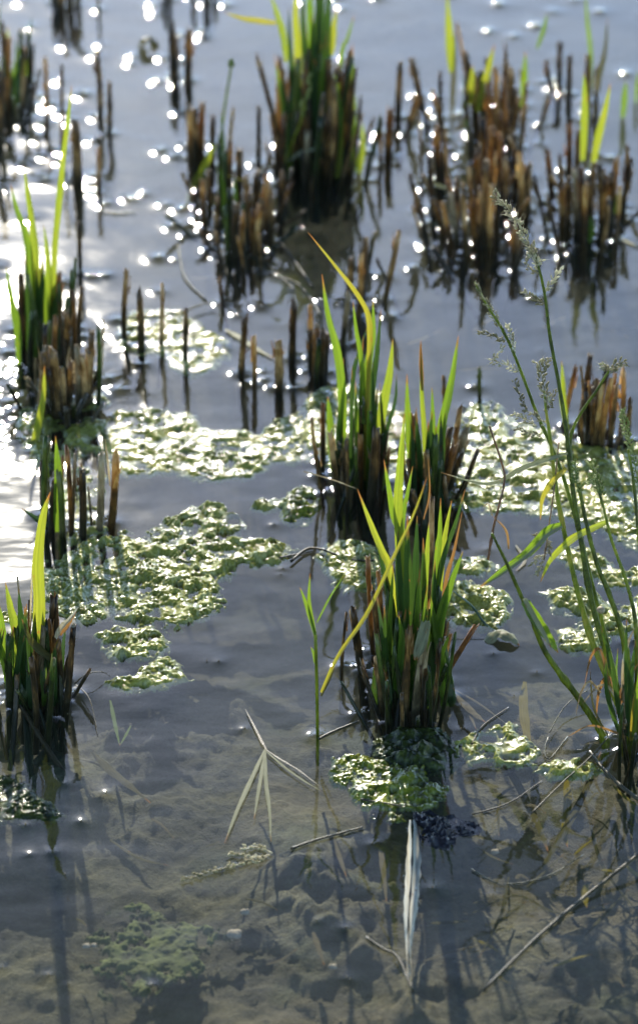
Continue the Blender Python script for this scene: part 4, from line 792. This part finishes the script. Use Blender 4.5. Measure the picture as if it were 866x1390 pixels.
gl = N(nt, 'ShaderNodeBsdfGlossy'); gl.inputs['Roughness'].default_value = .038
tr = N(nt, 'ShaderNodeBsdfTransparent'); tr.inputs[0].default_value = (.97, .98, .97, 1)
df = N(nt, 'ShaderNodeBsdfDiffuse'); df.inputs[0].default_value = (.10, .115, .12, 1)
silt = N(nt, 'ShaderNodeMixShader'); silt.inputs[0].default_value = .01
L(nt, tr.outputs[0], silt.inputs[1]); L(nt, df.outputs[0], silt.inputs[2])
fr = fres(nt, 1.34)
mx = N(nt, 'ShaderNodeMixShader'); L(nt, fr.outputs[0], mx.inputs[0]); L(nt, silt.outputs[0], mx.inputs[1]); L(nt, gl.outputs[0], mx.inputs[2])
for n_ in (gl, fr): L(nt, nb, n_.inputs['Normal'])
L(nt, mx.outputs[0], N(nt, 'ShaderNodeOutputMaterial').inputs[0])
wo = grid_mesh('water', X, Y, Z, np.ones(X.shape, bool), m, Vector((0, 0, 0))); setp(wo, kind='structure')
# ------------------------------------------------------------------ mud bed
xs = axis(-.62, .62, .0034, 300); ys = axis(2.0, 4.8, .0040, 300); X, Y = np.meshgrid(xs, ys)
lumps = fbm(X * 6, Y * 6, 4, 40); clods = fbm(X * 26, Y * 26, 4, 50, .6)
Z = -.050 + (lumps - .5) * .065 + np.clip(clods - .46, 0, 1) * .055 * np.clip(lumps * 2.2 - .6, 0, 1) + (fbm(X * 90, Y * 90, 3, 60, .6) - .5) * .0085
Z = Z - .10 * np.clip((Y - 2.62) / .50, 0, 1) ** 1.1
Z = np.minimum(Z, -.014)
far = np.maximum(np.abs(X) - .62, 0) + np.maximum(Y - 4.8, 0) + np.maximum(2.0 - Y, 0); Z = np.where(far > 0, np.where(Y > 4.8, -.145, -.055), Z)
m, nt = mat('mud'); geo = N(nt, 'ShaderNodeNewGeometry').outputs['Position']
n1 = noise(nt, geo, 11, 5); n2 = noise(nt, geo, 130, 5, .65)
c = ramp(nt, math_n(nt, 'ADD', math_n(nt, 'MULTIPLY', n1, .6), math_n(nt, 'MULTIPLY', n2, .4)), [(.36, (.007, .008, .004)), (.48, (.036, .036, .015)), (.58, (.090, .084, .038)), (.70, (.17, .158, .075))])
c = mixc(nt, math_n(nt, 'MULTIPLY', math_n(nt, 'SUBTRACT', noise(nt, geo, 4.1, 3), .47), 5, True), c, mixc(nt, n2, (.05, .045, .018), (.15, .12, .055)))
c = mixc(nt, math_n(nt, 'MULTIPLY', math_n(nt, 'SUBTRACT', noise(nt, geo, 45, 4, .7), .60), 9, True), c, (.022, .020, .012))   # rotted bits
green = math_n(nt, 'MULTIPLY', math_n(nt, 'SUBTRACT', noise(nt, geo, 7.3, 4), .56), 7, True)
c = mixc(nt, math_n(nt, 'MULTIPLY', green, .6), c, (.055, .075, .015))
b = N(nt, 'ShaderNodeBsdfPrincipled'); L(nt, c, b.inputs['Base Color']); b.inputs['Roughness'].default_value = .9
L(nt, bump(nt, noise(nt, geo, 260, 5, .7), 1.0, .005), b.inputs['Normal']); L(nt, b.outputs[0], N(nt, 'ShaderNodeOutputMaterial').inputs[0])
mo = grid_mesh('mud_bed', X, Y, Z, np.ones(X.shape, bool), m, Vector((0, 0, 0))); setp(mo, kind='structure')

# ------------------------------------------------------------------ the murk: silt suspended in the water between surface and bed
k = MB(); a_, t_, b_ = 30.0, -.0035, -.6
v_ = [k.vert((x, y, z)) for z in (b_, t_) for x, y in ((-a_, -a_), (a_, -a_), (a_, a_), (-a_, a_))]
for f_ in ((3,2,1,0),(4,5,6,7),(0,1,5,4),(1,2,6,5),(2,3,7,6),(3,0,4,7)): k.face([v_[i] for i in f_])
m, nt = mat('suspended_silt'); pv = N(nt, 'ShaderNodeVolumePrincipled'); pv.inputs['Color'].default_value = (.10, .10, .055, 1); pv.inputs['Density'].default_value = 2.9; pv.inputs['Anisotropy'].default_value = .0
L(nt, pv.outputs[0], N(nt, 'ShaderNodeOutputMaterial').inputs['Volume'])
mk = k.build('murk', m, smooth=False); setp(mk, kind='stuff')
S.cycles.volume_bounces = 0
